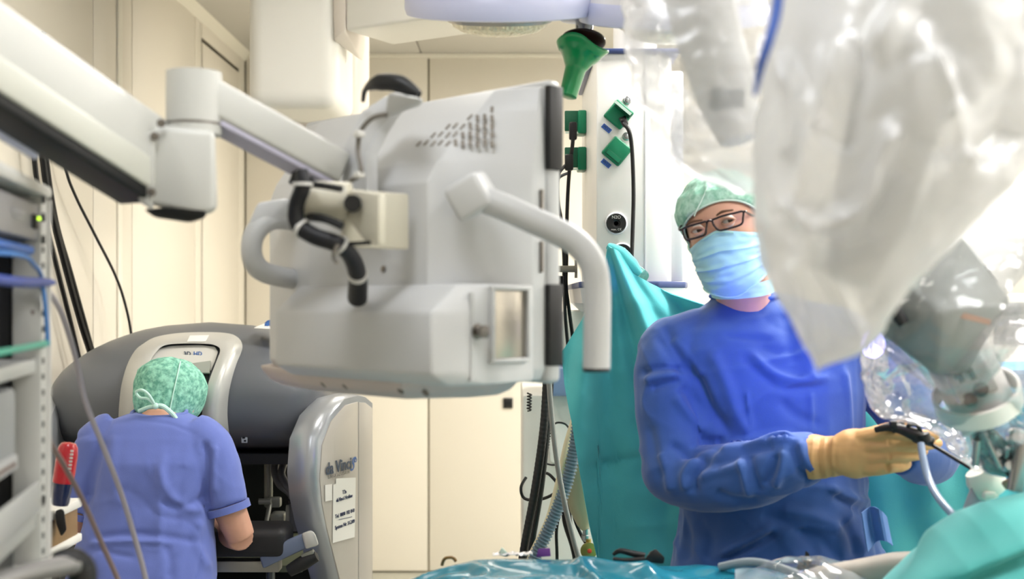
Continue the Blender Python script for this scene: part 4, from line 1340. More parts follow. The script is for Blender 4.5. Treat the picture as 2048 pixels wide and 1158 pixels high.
# eyes
m_eye = M('eye_white', '#e9e4de', .15)
m_iris = M('iris_brown', '#3a2a20', .2)
for px, py, d, gz in ((1396, 461, 2.352, .14), (1457, 441.5, 2.33, .2)):
    c = P(px, py, d)
    e = obj('eye', B().ball(c, .0125), m_eye, body)
    g = Vector((gz, -1, .03)).normalized()
    obj('iris', B().lathe([(.0062, .0105), (.0062, .0112), (.003, .0128), (0, .013)], c, g, 20, cap=False), m_iris, e)
    for sgn, lift in ((1, .0062), (-1, -.0068)):
        obj('eyelid', B().tube([c + hr * -.0145 + hf * .004, c + hr * -.007 + hu * lift * .9 + hf * .011, c + hu * lift + hf * .0125, c + hr * .007 + hu * lift * .8 + hf * .011, c + hr * .0145 + hf * .004], [.0018, .003, .0035, .003, .0018], 8, 4), m_skin, e)
    obj('eyebrow', B().tube([c + hr * -.018 + hu * .016 + hf * .012, c + hr * -.004 + hu * .0205 + hf * .0165, c + hr * .016 + hu * .0185 + hf * .013], [.0015, .003, .0015], 8, 4), M('brow_brown', '#6a4c39', .8), body)
# cap
def caprim(ph):
    c = math.cos(ph)
    return .078 * max(0, c) ** .7 + (-.012 if c > 0 else -.012 - .03 * (-c) ** .5) + .004 * math.sin(ph * 2)
def capf(u, v):
    ph = 2 * math.pi * u
    z0 = caprim(ph)
    z = z0 + (.1175 - z0) * v
    o = .006 + .011 * math.sin(math.pi * min(1, v * .9)) ** .6
    p = headp(ph, min(z, .1175), o, feat=False)
    w = .0025 * mnoise.noise(Vector((math.sin(ph) * 9, math.cos(ph) * 9, v * 5))) + .002 * math.sin(ph * 14 + 3 * v) * v * (1 - v) * 2
    if v > .8:
        p += hu * .01 * ((v - .8) / .2)
    return p + (p - HC).normalized() * w
cap = obj('surgical_cap', B().grid(capf, 96, 30, True).shell(.0012), gauze('cap_gauze', '#c4ead9', '#8fc9b0', 60), sroot, ang=80)
obj('cap_hem', B().tube([headp(2 * math.pi * i / 60, caprim(2 * math.pi * i / 60), .0065, feat=False) for i in range(61)], .0022, 8, 1), M('cap_hem', '#d9efe4', .8), cap)
obj('cap_seam', B().tube([headp(math.radians(-24 + 3 * i), .05 + .0062 * i, .0165, feat=False) for i in range(9)], .0014, 6, 3), M('cap_hem'), cap)
# mask
_mz = [-.134, -.119, -.099, -.074, -.044, -.014, .011]
def maskp(ph, z, o=0.):
    a = interp(_mz, [.058, .064, .066, .070, .073, .074, .074], z) + o
    f_ = interp(_mz, [.070, .088, .108, .118, .122, .120, .108], z) + o
    x = a * math.sin(ph)
    y = f_ * abs(math.cos(ph)) ** (.78 if abs(ph) < .9 else .8)
    return HC + hr * x + hf * y + hu * z
def maskf(u, v):
    ph = math.radians(-84 + 168 * u)
    zt = .013 - .028 * min(1, abs(math.sin(ph))) ** 1.3
    zb = -.124 + .028 * abs(math.sin(ph)) ** 1.5
    z = zt + (zb - zt) * v
    pleat = 0
    for k, vv in enumerate((.3, .52, .74)):
        t = (v - vv) / .07
        pleat += .0045 * (max(0, 1 - abs(t)) if t < 0 else max(0, 1 - t * 3)) * max(0, math.cos(ph)) ** .5
    wr_ = .0025 * mnoise.noise(Vector((u * 9, v * 12, 3))) + .003 * max(0, mnoise.noise(Vector((u * 5 + v * 7, v * 3, 8))))
    return maskp(ph, z, pleat + wr_)
mk = obj('face_mask', B().grid(maskf, 72, 48).shell(.0012), M('mask_blue', '#a9dcec', .75, sheen=.2, bump=.1, bscale=300, dist=.002), sroot, ang=60)
obj('mask_edge', B().tube([maskp(math.radians(-84 + 168 * i / 40), -.124 + .028 * abs(math.sin(math.radians(-84 + 168 * i / 40))) ** 1.5, .001) for i in range(41)], .0022, 8, 1), M('mask_green', '#b9e8e0', .8), mk)
obj('nose_strip', B().tube([maskp(math.radians(-24 + 48 * i / 16), +.0095 - .028 * abs(math.sin(math.radians(-24 + 48 * i / 16))) ** 1.3, .0012) for i in range(17)], .0022, 8, 1), M('mask_green'), mk)
for sx in (-1, 1):
    obj('mask_tie', B().tube([maskp(sx * math.radians(82), -.024, 0), headp(sx * math.radians(100), -.005, .012, feat=False), headp(sx * math.radians(150), .03, .018, feat=False), headp(math.radians(180), .035, .018, feat=False)], .0028, 6, 5), M('mask_green'), mk)
# neck piece below the mask
obj('neck_cover', B().grid(lambda u, v: (HC - hu * (.104 + .028 * v + .010 * math.sin(math.radians(-100 + 200 * u))) - hf * .012 + hr * (.064 - .002 * v) * math.sin(math.radians(-100 + 200 * u)) + hf * (.084 - .012 * v) * math.cos(math.radians(-100 + 200 * u)) + hf * .004 * mnoise.noise(Vector((u * 8, v * 3, 1)))), 48, 10).shell(.0015), M('mask_green'), sroot)
# glasses
groot_ = thing('glasses', 'dark-framed rectangular glasses worn by the standing person', 'glasses', P(1422, 452, 2.31))
m_frame = M('frame_dark', '#2b1a1d', .3)
def gl(px, py):
    return P(px, py, 2.318 - .36 * (px - 1420) / 1039)
lensq = ([(1364.5, 458), (1376, 453), (1400, 446), (1413, 443.5), (1412.5, 456), (1410.5, 468.5), (1398, 474), (1378, 479), (1371, 478), (1367, 469)],
         [(1424, 440), (1445, 432), (1470, 426), (1486, 423), (1486, 436), (1483, 448), (1465, 455), (1446, 460), (1437, 460), (1428, 451)])
for i, q in enumerate(lensq):
    pts = [gl(x, y) for x, y in q]
    rim = obj('rim', B().tube(pts + [pts[0]], .0021, 8, 3), m_frame, groot_)
    m_ = len(pts)
    c = sum(pts, Vector()) / m_
    gm = M('lens_clear', '#ffffff', .02, trans=1., ior=1.08, alpha=.25)
    obj('lens', B().raw([p + hf * .0006 for p in pts] + [c + hf * .0015], [(k, (k + 1) % m_, m_) for k in range(m_)]), gm, rim)
obj('bridge', B().tube([gl(1413, 446), gl(1418, 441) + hf * .004, gl(1424, 442)], .0022, 8, 4), m_frame, groot_)
obj('temple', B().tube([gl(1364.5, 459), gl(1359, 460), gl(1361, 456) + Vector((.004, .04, .004)), gl(1365, 452) + Vector((.018, .11, .01))], .0022, 8, 4), m_frame, groot_)
obj('temple', B().tube([gl(1486, 424), gl(1491, 423), gl(1492, 424) + Vector((.012, .04, .0)), gl(1494, 428) + Vector((.04, .10, .0))], .0022, 8, 4), m_frame, groot_)

# gown
b = B()
b.ball(P(1350, 940, 2.43), .072)
b.loft([ell(P(1490, 584, 2.505), .069, .063, e=2), ell(P(1494, 600, 2.505), .075, .067, e=2), ell(P(1496, 612, 2.505), .092, .072), ell(P(1502, 632, 2.505), .135, .082), ell(P(1512, 662, 2.505), .19, .10), ell(P(1522, 700, 2.505), .215, .115), ell(P(1530, 780, 2.50), .205, .128),
        ell(P(1538, 880, 2.50), .195, .132), ell(P(1545, 980, 2.50), .195, .14), ell(P(1552, 1060, 2.50), .205, .145), ell(P(1556, 1140, 2.50), .225, .15), ell((P(1556, 1140, 2.5).x, 2.5, .72), .245, .17), ell((P(1556, 1140, 2.5).x, 2.5, .40), .27, .2)])
b.ball(P(1352, 705, 2.5), (.075, .075, .075))
b.tube([P(1420, 668, 2.5), P(1350, 712, 2.49), P(1338, 800, 2.47), P(1342, 880, 2.45), P(1350, 950, 2.42)], [.06, .072, .069, .066, .068], 22, 5)
b.tube([P(1345, 945, 2.43), P(1405, 958, 2.385), P(1500, 948, 2.32), P(1575, 922, 2.275), P(1632, 913, 2.245)], [.066, .07, .066, .058, .042], 22, 6)
b.ball(P(1720, 712, 2.51), .075)
b.tube([P(1640, 675, 2.51), P(1722, 715, 2.51), P(1800, 800, 2.50), P(1860, 880, 2.47)], [.06, .07, .066, .064], 20, 5)
b.tube([P(1862, 885, 2.47), P(1858, 912, 2.44), P(1835, 912, 2.40), P(1798, 905, 2.36)], [.062, .062, .056, .044], 20, 5)
b.tube([P(1540, 640, 2.505), P(1640, 668, 2.51), P(1715, 700, 2.51)], [.06, .066, .07], 18, 4)
b.ball(P(1862, 895, 2.46), .066)
gm_ = remesh(b, .0048, 4)
wob(gm_, .006, 7, 3.1, (1, 1, .55))
wob(gm_, .003, 18, 9.7)
def crease(me, amp, scale, seed, stretch=(1, 1, 1), pw=5):
    co, nr = vget(me)
    r = np.clip(ridge(co, scale, seed, stretch), 0, 1) ** pw
    g = np.clip(nz(co, scale * .45, seed + 7) * 2 + .4, 0, 1)
    vset(me, co + nr * (amp * r * g)[:, None])
crease(gm_, -.006, 6, 2.2, (1, 1, .8))
crease(gm_, .005, 9, 12.2, (.8, 1, 1.1), 4)
FL = [
    ([(1326, 650), (1350, 690), (1372, 725), (1392, 755), (1420, 815), (1462, 872)], -.020, 11),
    ([(1310, 668), (1336, 705), (1352, 728), (1368, 752)], -.012, 8),
    ([(1342, 672), (1366, 700), (1388, 732), (1402, 752)], .008, 8),
    ([(1281, 747), (1305, 738), (1333, 735), (1369, 738)], -.012, 6),
    ([(1302, 777), (1328, 770), (1364, 760)], -.010, 6), ([(1290, 762), (1325, 752), (1360, 748)], .009, 8),
    ([(1364, 770), (1392, 806), (1425, 850)], -.010, 9), ([(1350, 790), (1378, 830), (1410, 862)], .008, 10),
    ([(1338, 890), (1375, 905), (1412, 920)], -.012, 8), ([(1354, 915), (1385, 900), (1416, 888), (1450, 880)], -.011, 7),
    ([(1390, 988), (1386, 955), (1414, 922), (1448, 895)], -.015, 8), ([(1374, 980), (1370, 950), (1396, 912)], .010, 9),
    ([(1412, 922), (1480, 888), (1540, 876), (1590, 874)], .014, 10), ([(1425, 940), (1490, 905), (1550, 892)], -.009, 9),
    ([(1400, 955), (1440, 940), (1495, 930)], .008, 10), ([(1493, 908), (1505, 950), (1520, 990)], -.012, 8), ([(1480, 915), (1490, 955), (1500, 995)], .009, 8),
    ([(1552, 908), (1545, 940), (1530, 975)], -.014, 8), ([(1568, 900), (1562, 940), (1548, 975)], .010, 8),
    ([(1582, 890), (1600, 940), (1622, 960)], -.011, 7), ([(1598, 884), (1610, 920), (1632, 948)], .008, 7), ([(1430, 985), (1470, 1000), (1520, 1002)], -.010, 8),
    ([(1320, 905), (1330, 940), (1345, 985)], .010, 10), ([(1296, 850), (1310, 905), (1330, 960)], -.008, 9),
    ([(1488, 715), (1530, 757), (1570, 778), (1645, 772)], -.008, 7), ([(1500, 705), (1545, 745), (1600, 762), (1660, 755)], .007, 9),
    ([(1450, 672), (1500, 677), (1545, 682)], -.004, 5), ([(1493, 782), (1497, 815), (1503, 850)], .005, 4), ([(1560, 800), (1590, 830), (1640, 850)], -.007, 9),
    ([(1420, 700), (1450, 760), (1475, 830), (1500, 870)], .010, 14), ([(1690, 740), (1697, 800), (1700, 870)], .006, 6), ([(1620, 780), (1625, 860)], .005, 6),
    ([(1520, 690), (1560, 705), (1610, 690)], -.005, 8), ([(1590, 640), (1612, 700), (1625, 760)], .008, 12), ([(1570, 625), (1580, 680), (1590, 730)], -.006, 10),
    ([(1446, 1122), (1500, 1095), (1552, 1066)], -.014, 6), ([(1440, 1110), (1495, 1082), (1545, 1055)], .010, 8),
    ([(1330, 1010), (1352, 1060), (1345, 1120)], .009, 10), ([(1395, 1040), (1420, 1080), (1410, 1120)], -.008, 10), ([(1355, 1020), (1375, 1070), (1375, 1125)], -.008, 8),
    ([(1668, 990), (1700, 1010), (1735, 1025)], -.012, 8), ([(1660, 975), (1690, 992), (1740, 1005)], .008, 8), ([(1680, 1040), (1705, 1070), (1715, 1115)], -.012, 9),
    ([(1560, 1020), (1620, 1030), (1690, 1060)], .008, 12), ([(1600, 1060), (1640, 1080), (1680, 1120)], -.008, 10), ([(1520, 1030), (1580, 1050), (1640, 1110)], -.008, 10),
]
folds(gm_, FL)
gown = obj('surgical_gown', gm_, m_gown, sroot, ang=80)
obj('neck_binding', B().tube([P(1492, 593, 2.505) + Vector((.0725 * math.cos(t), .0655 * math.sin(t), .004 * math.sin(t) + .012 * math.cos(t) * 0)) for t in [2 * math.pi * i / 48 for i in range(49)]], .005, 8, 1), M('gown_binding', '#3a5ea8', .8), gown)
# tie at the hip
b = B().grid(lambda u, v: P(1722 + 50 * u + 12 * v, 1026 + 10 * u + (78 - 20 * u) * v - 18 * math.sin(u * 3), 2.33 + .02 * math.sin(u * 6) + .03 * u), 14, 14).shell(.002)
obj('gown_tie', b, M('gown_tie', '#6f93cf', .8), gown)
# gloves
b = B()
gW = P(1662, 914, 2.225)
gf = (P(1762, 902, 2.175) - gW).normalized()
b.tube([P(1618, 914, 2.25), P(1632, 914, 2.244), P(1650, 914, 2.235), P(1672, 912, 2.225), P(1690, 910, 2.215)], [.043, .0425, .039, .037, .036], 24, 5)
b.ball(P(1712, 907, 2.20), (.055, .03, .046))
hand(b, gW + gf * .016, gf, (-.12, -1, .12), (0, -.12, 1), [(.36, .26, .15), (.5, .4, .25), (.75, .5, .3), (.95, .6, .4)], 1.0, .0, thumb=(.12, .5, .9), rk_=1.13, droop=.30)
gme = remesh(b, .0024, 3)
folds(gme, [([(1640, 874), (1636, 915), (1642, 957)], -.003, 3), ([(1650, 876), (1648, 915), (1652, 955)], .002, 3), ([(1628, 876), (1624, 915), (1630, 955)], .002, 4), ([(1668, 874), (1664, 915), (1670, 955)], .0025, 4),
            ([(1720, 880), (1760, 885), (1790, 893)], -.002, 4), ([(1725, 905), (1760, 908), (1790, 910)], -.002, 4)])
wob(gme, .0012, 60, 2)
obj('glove', gme, m_glove, sroot, ang=80)
b = B()
hf2 = (P(1762, 872, 2.30) - WR2).normalized()
b.tube([P(1812, 900, 2.375), WR2], [.04, .036], 18, 3)
hand(b, WR2, hf2, (.1, .6, .7), (-.2, -.9, .5), [(.5, .5, .3), (.55, .5, .35), (.6, .5, .35), (.65, .5, .35)], .86, -.03, thumb=(.1, .6, .6))
obj('glove', remesh(b, .0035, 2), m_glove, sroot, ang=80)
# trousers and clogs under the gown
xg = P(1545, 1080, 2.5).x
b = B()
for px in (1470, 1610):
    x = P(px, 1080, 2.5).x
    b.tube([(x, 2.5, .80), (x, 2.5, .45), (x, 2.5, .10)], [.10, .08, .075], 18, 4)
obj('trousers', b, m_scrub, sroot)
for px in (1470, 1610):
    x = P(px, 1080, 2.5).x
    obj('shoe', B().loft([ell((x, 2.45, .0), .05, .135), ell((x, 2.45, .04), .052, .138), ell((x, 2.46, .075), .046, .12), ell((x, 2.49, .10), .035, .07)]), m_white, sroot)

# ---------------- seated person at the console
qroot = thing('person', 'seated person in violet-blue scrubs and green cap leaning into the console, seen from behind', 'person', (P(300, 1100, 3.12).x, 3.12, 0))
b = B()
H2 = P(337, 803, 3.22)
u2 = Vector((.10, .38, .92)).normalized(); f2 = Vector((.12, .93, -.35)); f2 = (f2 - u2 * f2.dot(u2)).normalized(); r2 = u2.cross(f2).normalized()
head_into(b, H2, f2, r2, u2)
b.tube([H2 - u2 * .06, P(322, 845, 3.15), P(312, 900, 3.14)], [.055, .056, .08], 20, 4)
b.loft([ell(P(312, 850, 3.14), .1, .06), ell(P(310, 900, 3.13), .13, .08), ell(P(300, 1050, 3.10), .13, .085), ell(P(290, 1158, 3.08), .14, .10), ell((P(290, 1158, 3.08).x, 3.1, .52), .16, .12)])
for pts, rr in (([P(412, 888, 3.14), P(452, 1000, 3.12), P(482, 1075, 3.14)], [.05, .044, .037]), ([P(482, 1075, 3.14), P(458, 1066, 3.22), P(432, 1052, 3.34)], [.036, .038, .027]),
                ([P(205, 890, 3.14), P(172, 990, 3.12), P(150, 1062, 3.14)], [.05, .044, .037]), ([P(150, 1062, 3.14), P(175, 1062, 3.22), P(205, 1052, 3.34)], [.036, .038, .027])):
    b.tube(pts, rr, 16, 4)
hand(b, P(432, 1052, 3.34), (P(405, 1040, 3.45) - P(432, 1052, 3.34)), (.3, -.3, .9), (-1, 0, .2), [(.5, .5, .3)] * 4, .95)
hand(b, P(205, 1052, 3.34), (P(232, 1040, 3.45) - P(205, 1052, 3.34)), (-.3, -.3, .9), (1, 0, .2), [(.5, .5, .3)] * 4, .95)
xh = P(290, 1158, 3.08).x
for sx in (-.1, .1):
    b.tube([(xh + sx, 3.1, .55), (xh + sx * 1.5, 3.5, .55), (xh + sx * 1.5, 3.5, .12)], [.09, .065, .045], 16, 4)
body2 = obj('body', remesh(b, .0055, 3), m_skin, qroot, ang=80)
# scrub shirt
b = B()
b.loft([ell(P(318, 826, 3.145), .07, .05, e=2), ell(P(316, 834, 3.14), .095, .06), ell(P(312, 848, 3.14), .135, .075), ell(P(311, 872, 3.135), .16, .09), ell(P(308, 920, 3.12), .158, .105), ell(P(304, 1000, 3.11), .158, .11), ell(P(294, 1070, 3.10), .172, .12), ell(P(286, 1110, 3.09), .186, .13),
        ell(P(282, 1158, 3.08), .192, .135), ell((P(282, 1158, 3.08).x, 3.09, .62), .19, .14)])
b.tube([P(380, 868, 3.14), P(412, 895, 3.13), P(436, 950, 3.12), P(452, 1010, 3.115)], [.062, .07, .064, .058], 20, 5)
b.tube([P(240, 868, 3.14), P(205, 893, 3.13), P(180, 950, 3.12), P(163, 1022, 3.115)], [.062, .07, .060, .050], 20, 5)
sm_ = remesh(b, .006, 5)
wob(sm_, .006, 8, 5.5, (1, 1, .5))
wob(sm_, .002, 22, 1.7)
crease(sm_, -.004, 7, 5.2, (1, 1, .7))
crease(sm_, .003, 10, 15.2, (.8, 1, 1), 4)
FS = [([(405, 880), (418, 925), (412, 985), (418, 1025)], -.015, 7), ([(430, 890), (424, 930), (428, 990)], .007, 7), ([(205, 880), (190, 940), (178, 1000)], -.010, 8),
      ([(330, 905), (320, 960), (322, 1010), (318, 1110)], .006, 10), ([(318, 1000), (345, 1012), (380, 1010), (410, 990)], -.009, 6), ([(315, 930), (340, 990), (385, 1020), (405, 1015)], .008, 9),
      ([(190, 1075), (260, 1068), (330, 1072), (400, 1085)], -.007, 6), ([(180, 1088), (250, 1082), (340, 1086)], .007, 6), ([(160, 1105), (200, 1098), (230, 1108), (270, 1115)], -.006, 5),
      ([(330, 1090), (340, 1120), (338, 1158)], -.006, 7), ([(400, 1040), (395, 1090), (420, 1140)], .008, 9), ([(230, 870), (225, 940), (235, 1010)], .005, 12), ([(150, 1110), (180, 1130), (190, 1158)], -.007, 7),
      ([(262, 838), (300, 842), (345, 850), (395, 870)], -.002, 3), ([(370, 930), (360, 980), (350, 1050)], -.005, 10)]
folds(sm_, FS)
shirt = obj('scrub_shirt', sm_, m_scrub, qroot, ang=80)
obj('collar', B().tube([P(318, 826, 3.145) + Vector((.070 * math.cos(t), .05 * math.sin(t), .012 * math.sin(t))) for t in [2 * math.pi * i / 40 for i in range(41)]], .006, 8, 1), m_scrub, shirt)
for q in ((P(452, 1010, 3.115), P(456, 1024, 3.115), .0605), (P(163, 1022, 3.115), P(160, 1034, 3.115), .052)):
    obj('sleeve_hem', B().lathe([(q[2] * .85, 0), (q[2], 0), (q[2], (q[1] - q[0]).length), (q[2] * .85, (q[1] - q[0]).length)], q[0], q[1] - q[0], 32, cap=False), m_scrub, shirt)
# cap with ties
def caprim2(ph):
    c = math.cos(ph)
    return (.035 * c if c > 0 else .048 * c) - .046
def capf2(u, v):
    ph = 2 * math.pi * u
    z0 = caprim2(ph)
    z = z0 + (.1175 - z0) * v
    o = .003 + .014 * math.sin(math.pi * min(1, v * .92)) ** .6
    p = headp(ph, min(z, .1175), o, H2, f2, r2, u2, False)
    w = .003 * mnoise.noise(Vector((math.sin(ph) * 8, math.cos(ph) * 8, v * 6))) + .0015 * math.sin(ph * 18) * (1 - v)
    return p + (p - H2).normalized() * w
cap2 = obj('surgical_cap', B().grid(capf2, 96, 30, True).shell(.0012), gauze('cap_gauze_mottled', '#9fdcc4', '#5fa08c', 75), qroot, ang=80)
m_tieg = M('cap_tie', '#c8efe2', .7)
k0 = P(311, 812, 3.085)
obj('cap_band', B().tube([headp(math.radians(90 + 180 * i / 20), -.056 - .034 * math.sin(math.pi * i / 20), .010, H2, f2, r2, u2, False) for i in range(21)], .006, 8, 2), M('cap_band_green', '#7fd9bd', .7), cap2)
obj('cap_tie', B().tube([k0, P(298, 790, 3.07), P(284, 780, 3.07), P(272, 784, 3.08), P(280, 795, 3.08), P(296, 798, 3.075), k0], .0035, 8, 5), m_tieg, cap2)
obj('cap_tie', B().tube([k0, P(325, 812, 3.09), P(345, 828, 3.10), P(358, 845, 3.10)], [.004, .006, .006, .004], 8, 5), m_tieg, cap2)
obj('cap_tie', B().tube([k0, P(295, 815, 3.09), P(278, 822, 3.10)], .005, 8, 4), m_tieg, cap2)
obj('cap_knot', B().ball(k0, .0085), m_tieg, cap2)
obj('cap_seam', B().tube([headp(math.radians(215), -.05 + .014 * i, .0175, H2, f2, r2, u2, False) for i in range(11)], .0018, 6, 3), m_tieg, cap2)
b = B()
for sx in (-.1, .1):
    b.tube([(xh + sx, 3.08, .56), (xh + sx * 1.5, 3.5, .56), (xh + sx * 1.5, 3.52, .12)], [.105, .08, .075], 18, 4)
obj('trousers', b, m_scrub, qroot)
for sx in (-.15, .15):
    obj('shoe', B().loft([ell((xh + sx, 3.56, .14), .045, .12), ell((xh + sx, 3.56, .18), .046, .122), ell((xh + sx, 3.54, .22), .036, .08)]), m_white, qroot)
sroot2 = thing('stool', 'round black swivel stool under the seated person', 'stool', (xh, 3.1, 0))
obj('seat', B().lathe([(0, .38), (.17, .38), (.185, .395), (.185, .425), (.17, .44), (0, .445)], (xh, 3.1, 0), (0, 0, 1), 36, cap=False), m_black, sroot2)
obj('column', B().cyl((xh, 3.1, .06), (xh, 3.1, .39), .025), m_steel, sroot2)
for i in range(5):
    a = 2 * math.pi * i / 5 + .3
    lg_ = obj('leg', B().tube([(xh, 3.1, .09), (xh + .13 * math.cos(a), 3.1 + .13 * math.sin(a), .08), (xh + .25 * math.cos(a), 3.1 + .25 * math.sin(a), .06)], [.02, .016, .012], 8, 3), m_steel, sroot2)
    obj('caster', B().cyl((xh + .25 * math.cos(a) - .012, 3.1 + .25 * math.sin(a), .028), (xh + .25 * math.cos(a) + .012, 3.1 + .25 * math.sin(a), .028), .028), m_black, lg_)
# ------------------------------------------------------------------ teal anaesthesia drape
m_teal = M('drape_teal', '#56c0c3', .8, sheen=.2, var=.05, vscale=12, bump=.15, bscale=500, dist=.002)
CX = [1122, 1130, 1145, 1165, 1185, 1205, 1215, 1240, 1265, 1300, 1345, 1400, 1450, 1600, 1800, 2060, 2200]
CT = [705, 694, 671, 640, 602, 558, 490, 506, 546, 568, 588, 606, 622, 650, 690, 735, 750]
CBx = [1122, 1130, 1145, 1160, 1180, 1195, 1200, 1240, 2200]
CB = [706, 770, 850, 950, 1060, 1120, 1240, 1500, 1500]


def curt(u, v):
    x = 1122 + (2200 - 1122) * (u ** 1.7)
    yt, yb = interp(CX, CT, x), interp(CBx, CB, x)
    y = yt + (yb - yt) * v
    th = math.atan2(x - 1214, max(20, y - 470)); r = math.hypot(x - 1214, y - 480)
    k = min(1, r / 130)
    d = 2.80 + .026 * k * math.sin(th * 10 + .6) + .012 * k * math.sin(th * 23 + 2) + .02 * math.exp(-((x - 1130) / 30) ** 2)
    if x > 1330:
        f = min(1, (x - 1330) / 90)
        d += f * (.018 * math.sin(x / 38. + y / 160.) + .012 * math.sin(x / 17. - y / 90.)) - .0 * f
    d += .006 * mnoise.noise(Vector((x / 60, y / 60, 0))) + .014 * abs(mnoise.noise(Vector((x / 110, y / 70, 4))))
    d += .010 * math.exp(-((y - 922 + .18 * (x - 1230)) / 7) ** 2) * math.exp(-((x - 1235) / 60) ** 2)
    return P(x, y, d)


cur = tag(obj('screen_drape', B().grid(curt, 200, 150).shell(.0025), m_teal, ang=80), 'large teal cloth drape hung from the white column behind the standing person', 'drape')
obj('drape_pinch', B().tube([P(1216, 492, 2.83), P(1240, 506, 2.82), P(1262, 530, 2.82), P(1280, 548, 2.82)], [.008, .016, .018, .008], 12, 5), m_teal, cur)
pf = B().grid(lambda u, v: P(1258 + 36 * u + 3 * math.sin(v * 9), 536 + 8 * u + (44 - 6 * u) * v - 9 * math.sin(u * 3.1), 2.86 + .02 * math.sin(u * 5 + v * 4)), 14, 14).shell(.003)
tag(obj('gauze_pad', pf, gauze('pad_gauze', '#a6d6cc', '#7dbdb3', 60)), 'small pale green cloth tucked behind the top of the teal drape', 'cloth')

# ------------------------------------------------------------------ draped table in front
m_tab = M('drape_table', '#247c92', .22, var=.12, vscale=9, bump=.4, bscale=26, dist=.008, coat=.3)
TX = [740, 800, 850, 900, 950, 1000, 1060, 1150, 1300, 1450, 1700, 2200]
TY = [1215, 1162, 1138, 1122, 1113, 1109, 1109, 1111, 1119, 1124, 1128, 1130]


def tabf(u, v):
    x = 740 + 1460 * u
    dd = 2.20
    e = P(x, interp(TX, TY, x), dd)
    zt = e.z
    if v < .12:                      # far flap
        t = v / .12
        return Vector((e.x, dd + .02 + .04 * (1 - t), .35 + (zt - .015 - .35) * t))
    if v > .82:
        t = (v - .82) / .18
        xx = e.x * 1.5 / dd
        return Vector((e.x * .96, 1.52 - .04 * t + .03 * math.sin(x / 30), zt - .05 - (zt - .40) * t))
    t = (v - .12) / .70
    y = dd - .66 * t
    w = .012 * mnoise.noise(Vector((e.x * 9, y * 10, 1))) + .022 * max(0, mnoise.noise(Vector((e.x * 6, y * 18, 6)))) - .008 + .012 * max(0, 1 - 3 * abs(mnoise.noise(Vector((e.x * 7 + y * 3, y * 9, 11)))))
    w += .012 * math.exp(-((e.x - .10 - (2.2 - y) * .3) / .012) ** 2) * min(1, t * 6)
    edge = -.018 * max(0, 1 - t / .05) ** 2
    return Vector((e.x * (1 - .02 * t), y, zt + (w * min(1, t * 8)) + edge - .02 * t))


tabo = tag(obj('table_drape', B().grid(tabf, 300, 150).shell(.002), m_tab, ang=70), 'glossy blue-green sterile drape covering the table along the bottom edge', 'drape')
b = B()
tx0, tx1 = P(900, 1100, 2.1).x, P(2150, 1100, 2.1).x
ot = thing('operating_table', 'operating table hidden under the blue-green drape', 'table', ((tx0 + tx1) / 2, 1.86, 0))
obj('table_top', B().box(((tx0 + tx1) / 2, 1.86, .90), (tx1 - tx0, .5, .06), bevel=.01), m_steel, ot)
obj('pedestal', B().box((.45, 1.86, .46), (.3, .3, .82), bevel=.02), m_steel, ot)
obj('table_base', B().box((.45, 1.86, .03), (.9, .5, .06), bevel=.02), m_steel, ot)


def tz(px, dd):
    """height of the drape surface seen near px at distance dd"""
    x = (px - 1024) / F_PX * dd
    p2_ = 1024 + x / 2.2 * F_PX
    return P(0, interp(TX, TY, p2_), 2.2).z - .02 * (2.2 - dd) / .66


def T2(px, dd, h=0.):
    return Vector(((px - 1024) / F_PX * dd, dd, tz(px, dd) + h))
# instruments and odds on the drape
ko = thing('black_clamp', 'black plastic clamp lying on the drape left of the gown', 'clamp', T2(1280, 2.17))
obj('clamp_jaw', B().tube([T2(1226, 2.17, .012), T2(1240, 2.17, .02), T2(1268, 2.17, .016), T2(1290, 2.17, .014)], [.003, .005, .006, .005], 10, 4).tube([T2(1226, 2.16, .008), T2(1250, 2.16, .006), T2(1290, 2.16, .010)], [.003, .004, .005], 10, 4), m_black, ko)
obj('clamp_body', B().hull([T2(1286, 2.16, .004), T2(1300, 2.16, .022), T2(1312, 2.16, .03), T2(1318, 2.16, .018), T2(1330, 2.16, .014), T2(1328, 2.16, .002), T2(1300, 2.18, .02), T2(1325, 2.18, .01), T2(1290, 2.18, .004)], .002), m_black, ko)
k2 = thing('black_connector', 'black spiky instrument connector on the drape in front of the gown', 'connector', T2(1615, 2.12))
obj('connector_body', B().hull([T2(1590, 2.12, .0), T2(1595, 2.12, .018), T2(1640, 2.12, .016), T2(1646, 2.12, .0), T2(1600, 2.15, .015), T2(1640, 2.15, .01)], .002).hull([T2(1606, 2.12, .014), T2(1611, 2.12, .042), T2(1618, 2.12, .038), T2(1626, 2.12, .014), T2(1612, 2.14, .036), T2(1612, 2.14, .014)], .001), m_black, k2)
obj('connector_tip', B().hull([T2(1612, 2.08, .004), T2(1630, 2.08, .012), T2(1640, 2.08, .008), T2(1630, 2.08, -.004), T2(1620, 2.1, .012), T2(1638, 2.1, .0)], .002), M('tip_cream', '#e4ddd0', .4), k2)
tag(obj('purple_clip', B().hull([T2(1072, 2.18, .0), T2(1076, 2.18, .016), T2(1084, 2.18, .008), T2(1092, 2.18, .010), T2(1100, 2.18, .018), T2(1102, 2.18, .002), T2(1085, 2.2, .006), T2(1100, 2.2, .01)], .001), M('clip_purple', '#8a4aa0', .4)), 'small purple clip at the far edge of the drape', 'clip')
tag(obj('wrapper', B().hull([T2(996, 2.18, .004), T2(1004, 2.18, .016), T2(1018, 2.18, .006), T2(1014, 2.18, .0), T2(1003, 2.2, .014), T2(1015, 2.2, .0)], .0005), M('wrapper_green', '#cfe6da', .3)), 'crumpled pale green wrapper at the far edge of the drape', 'wrapper')
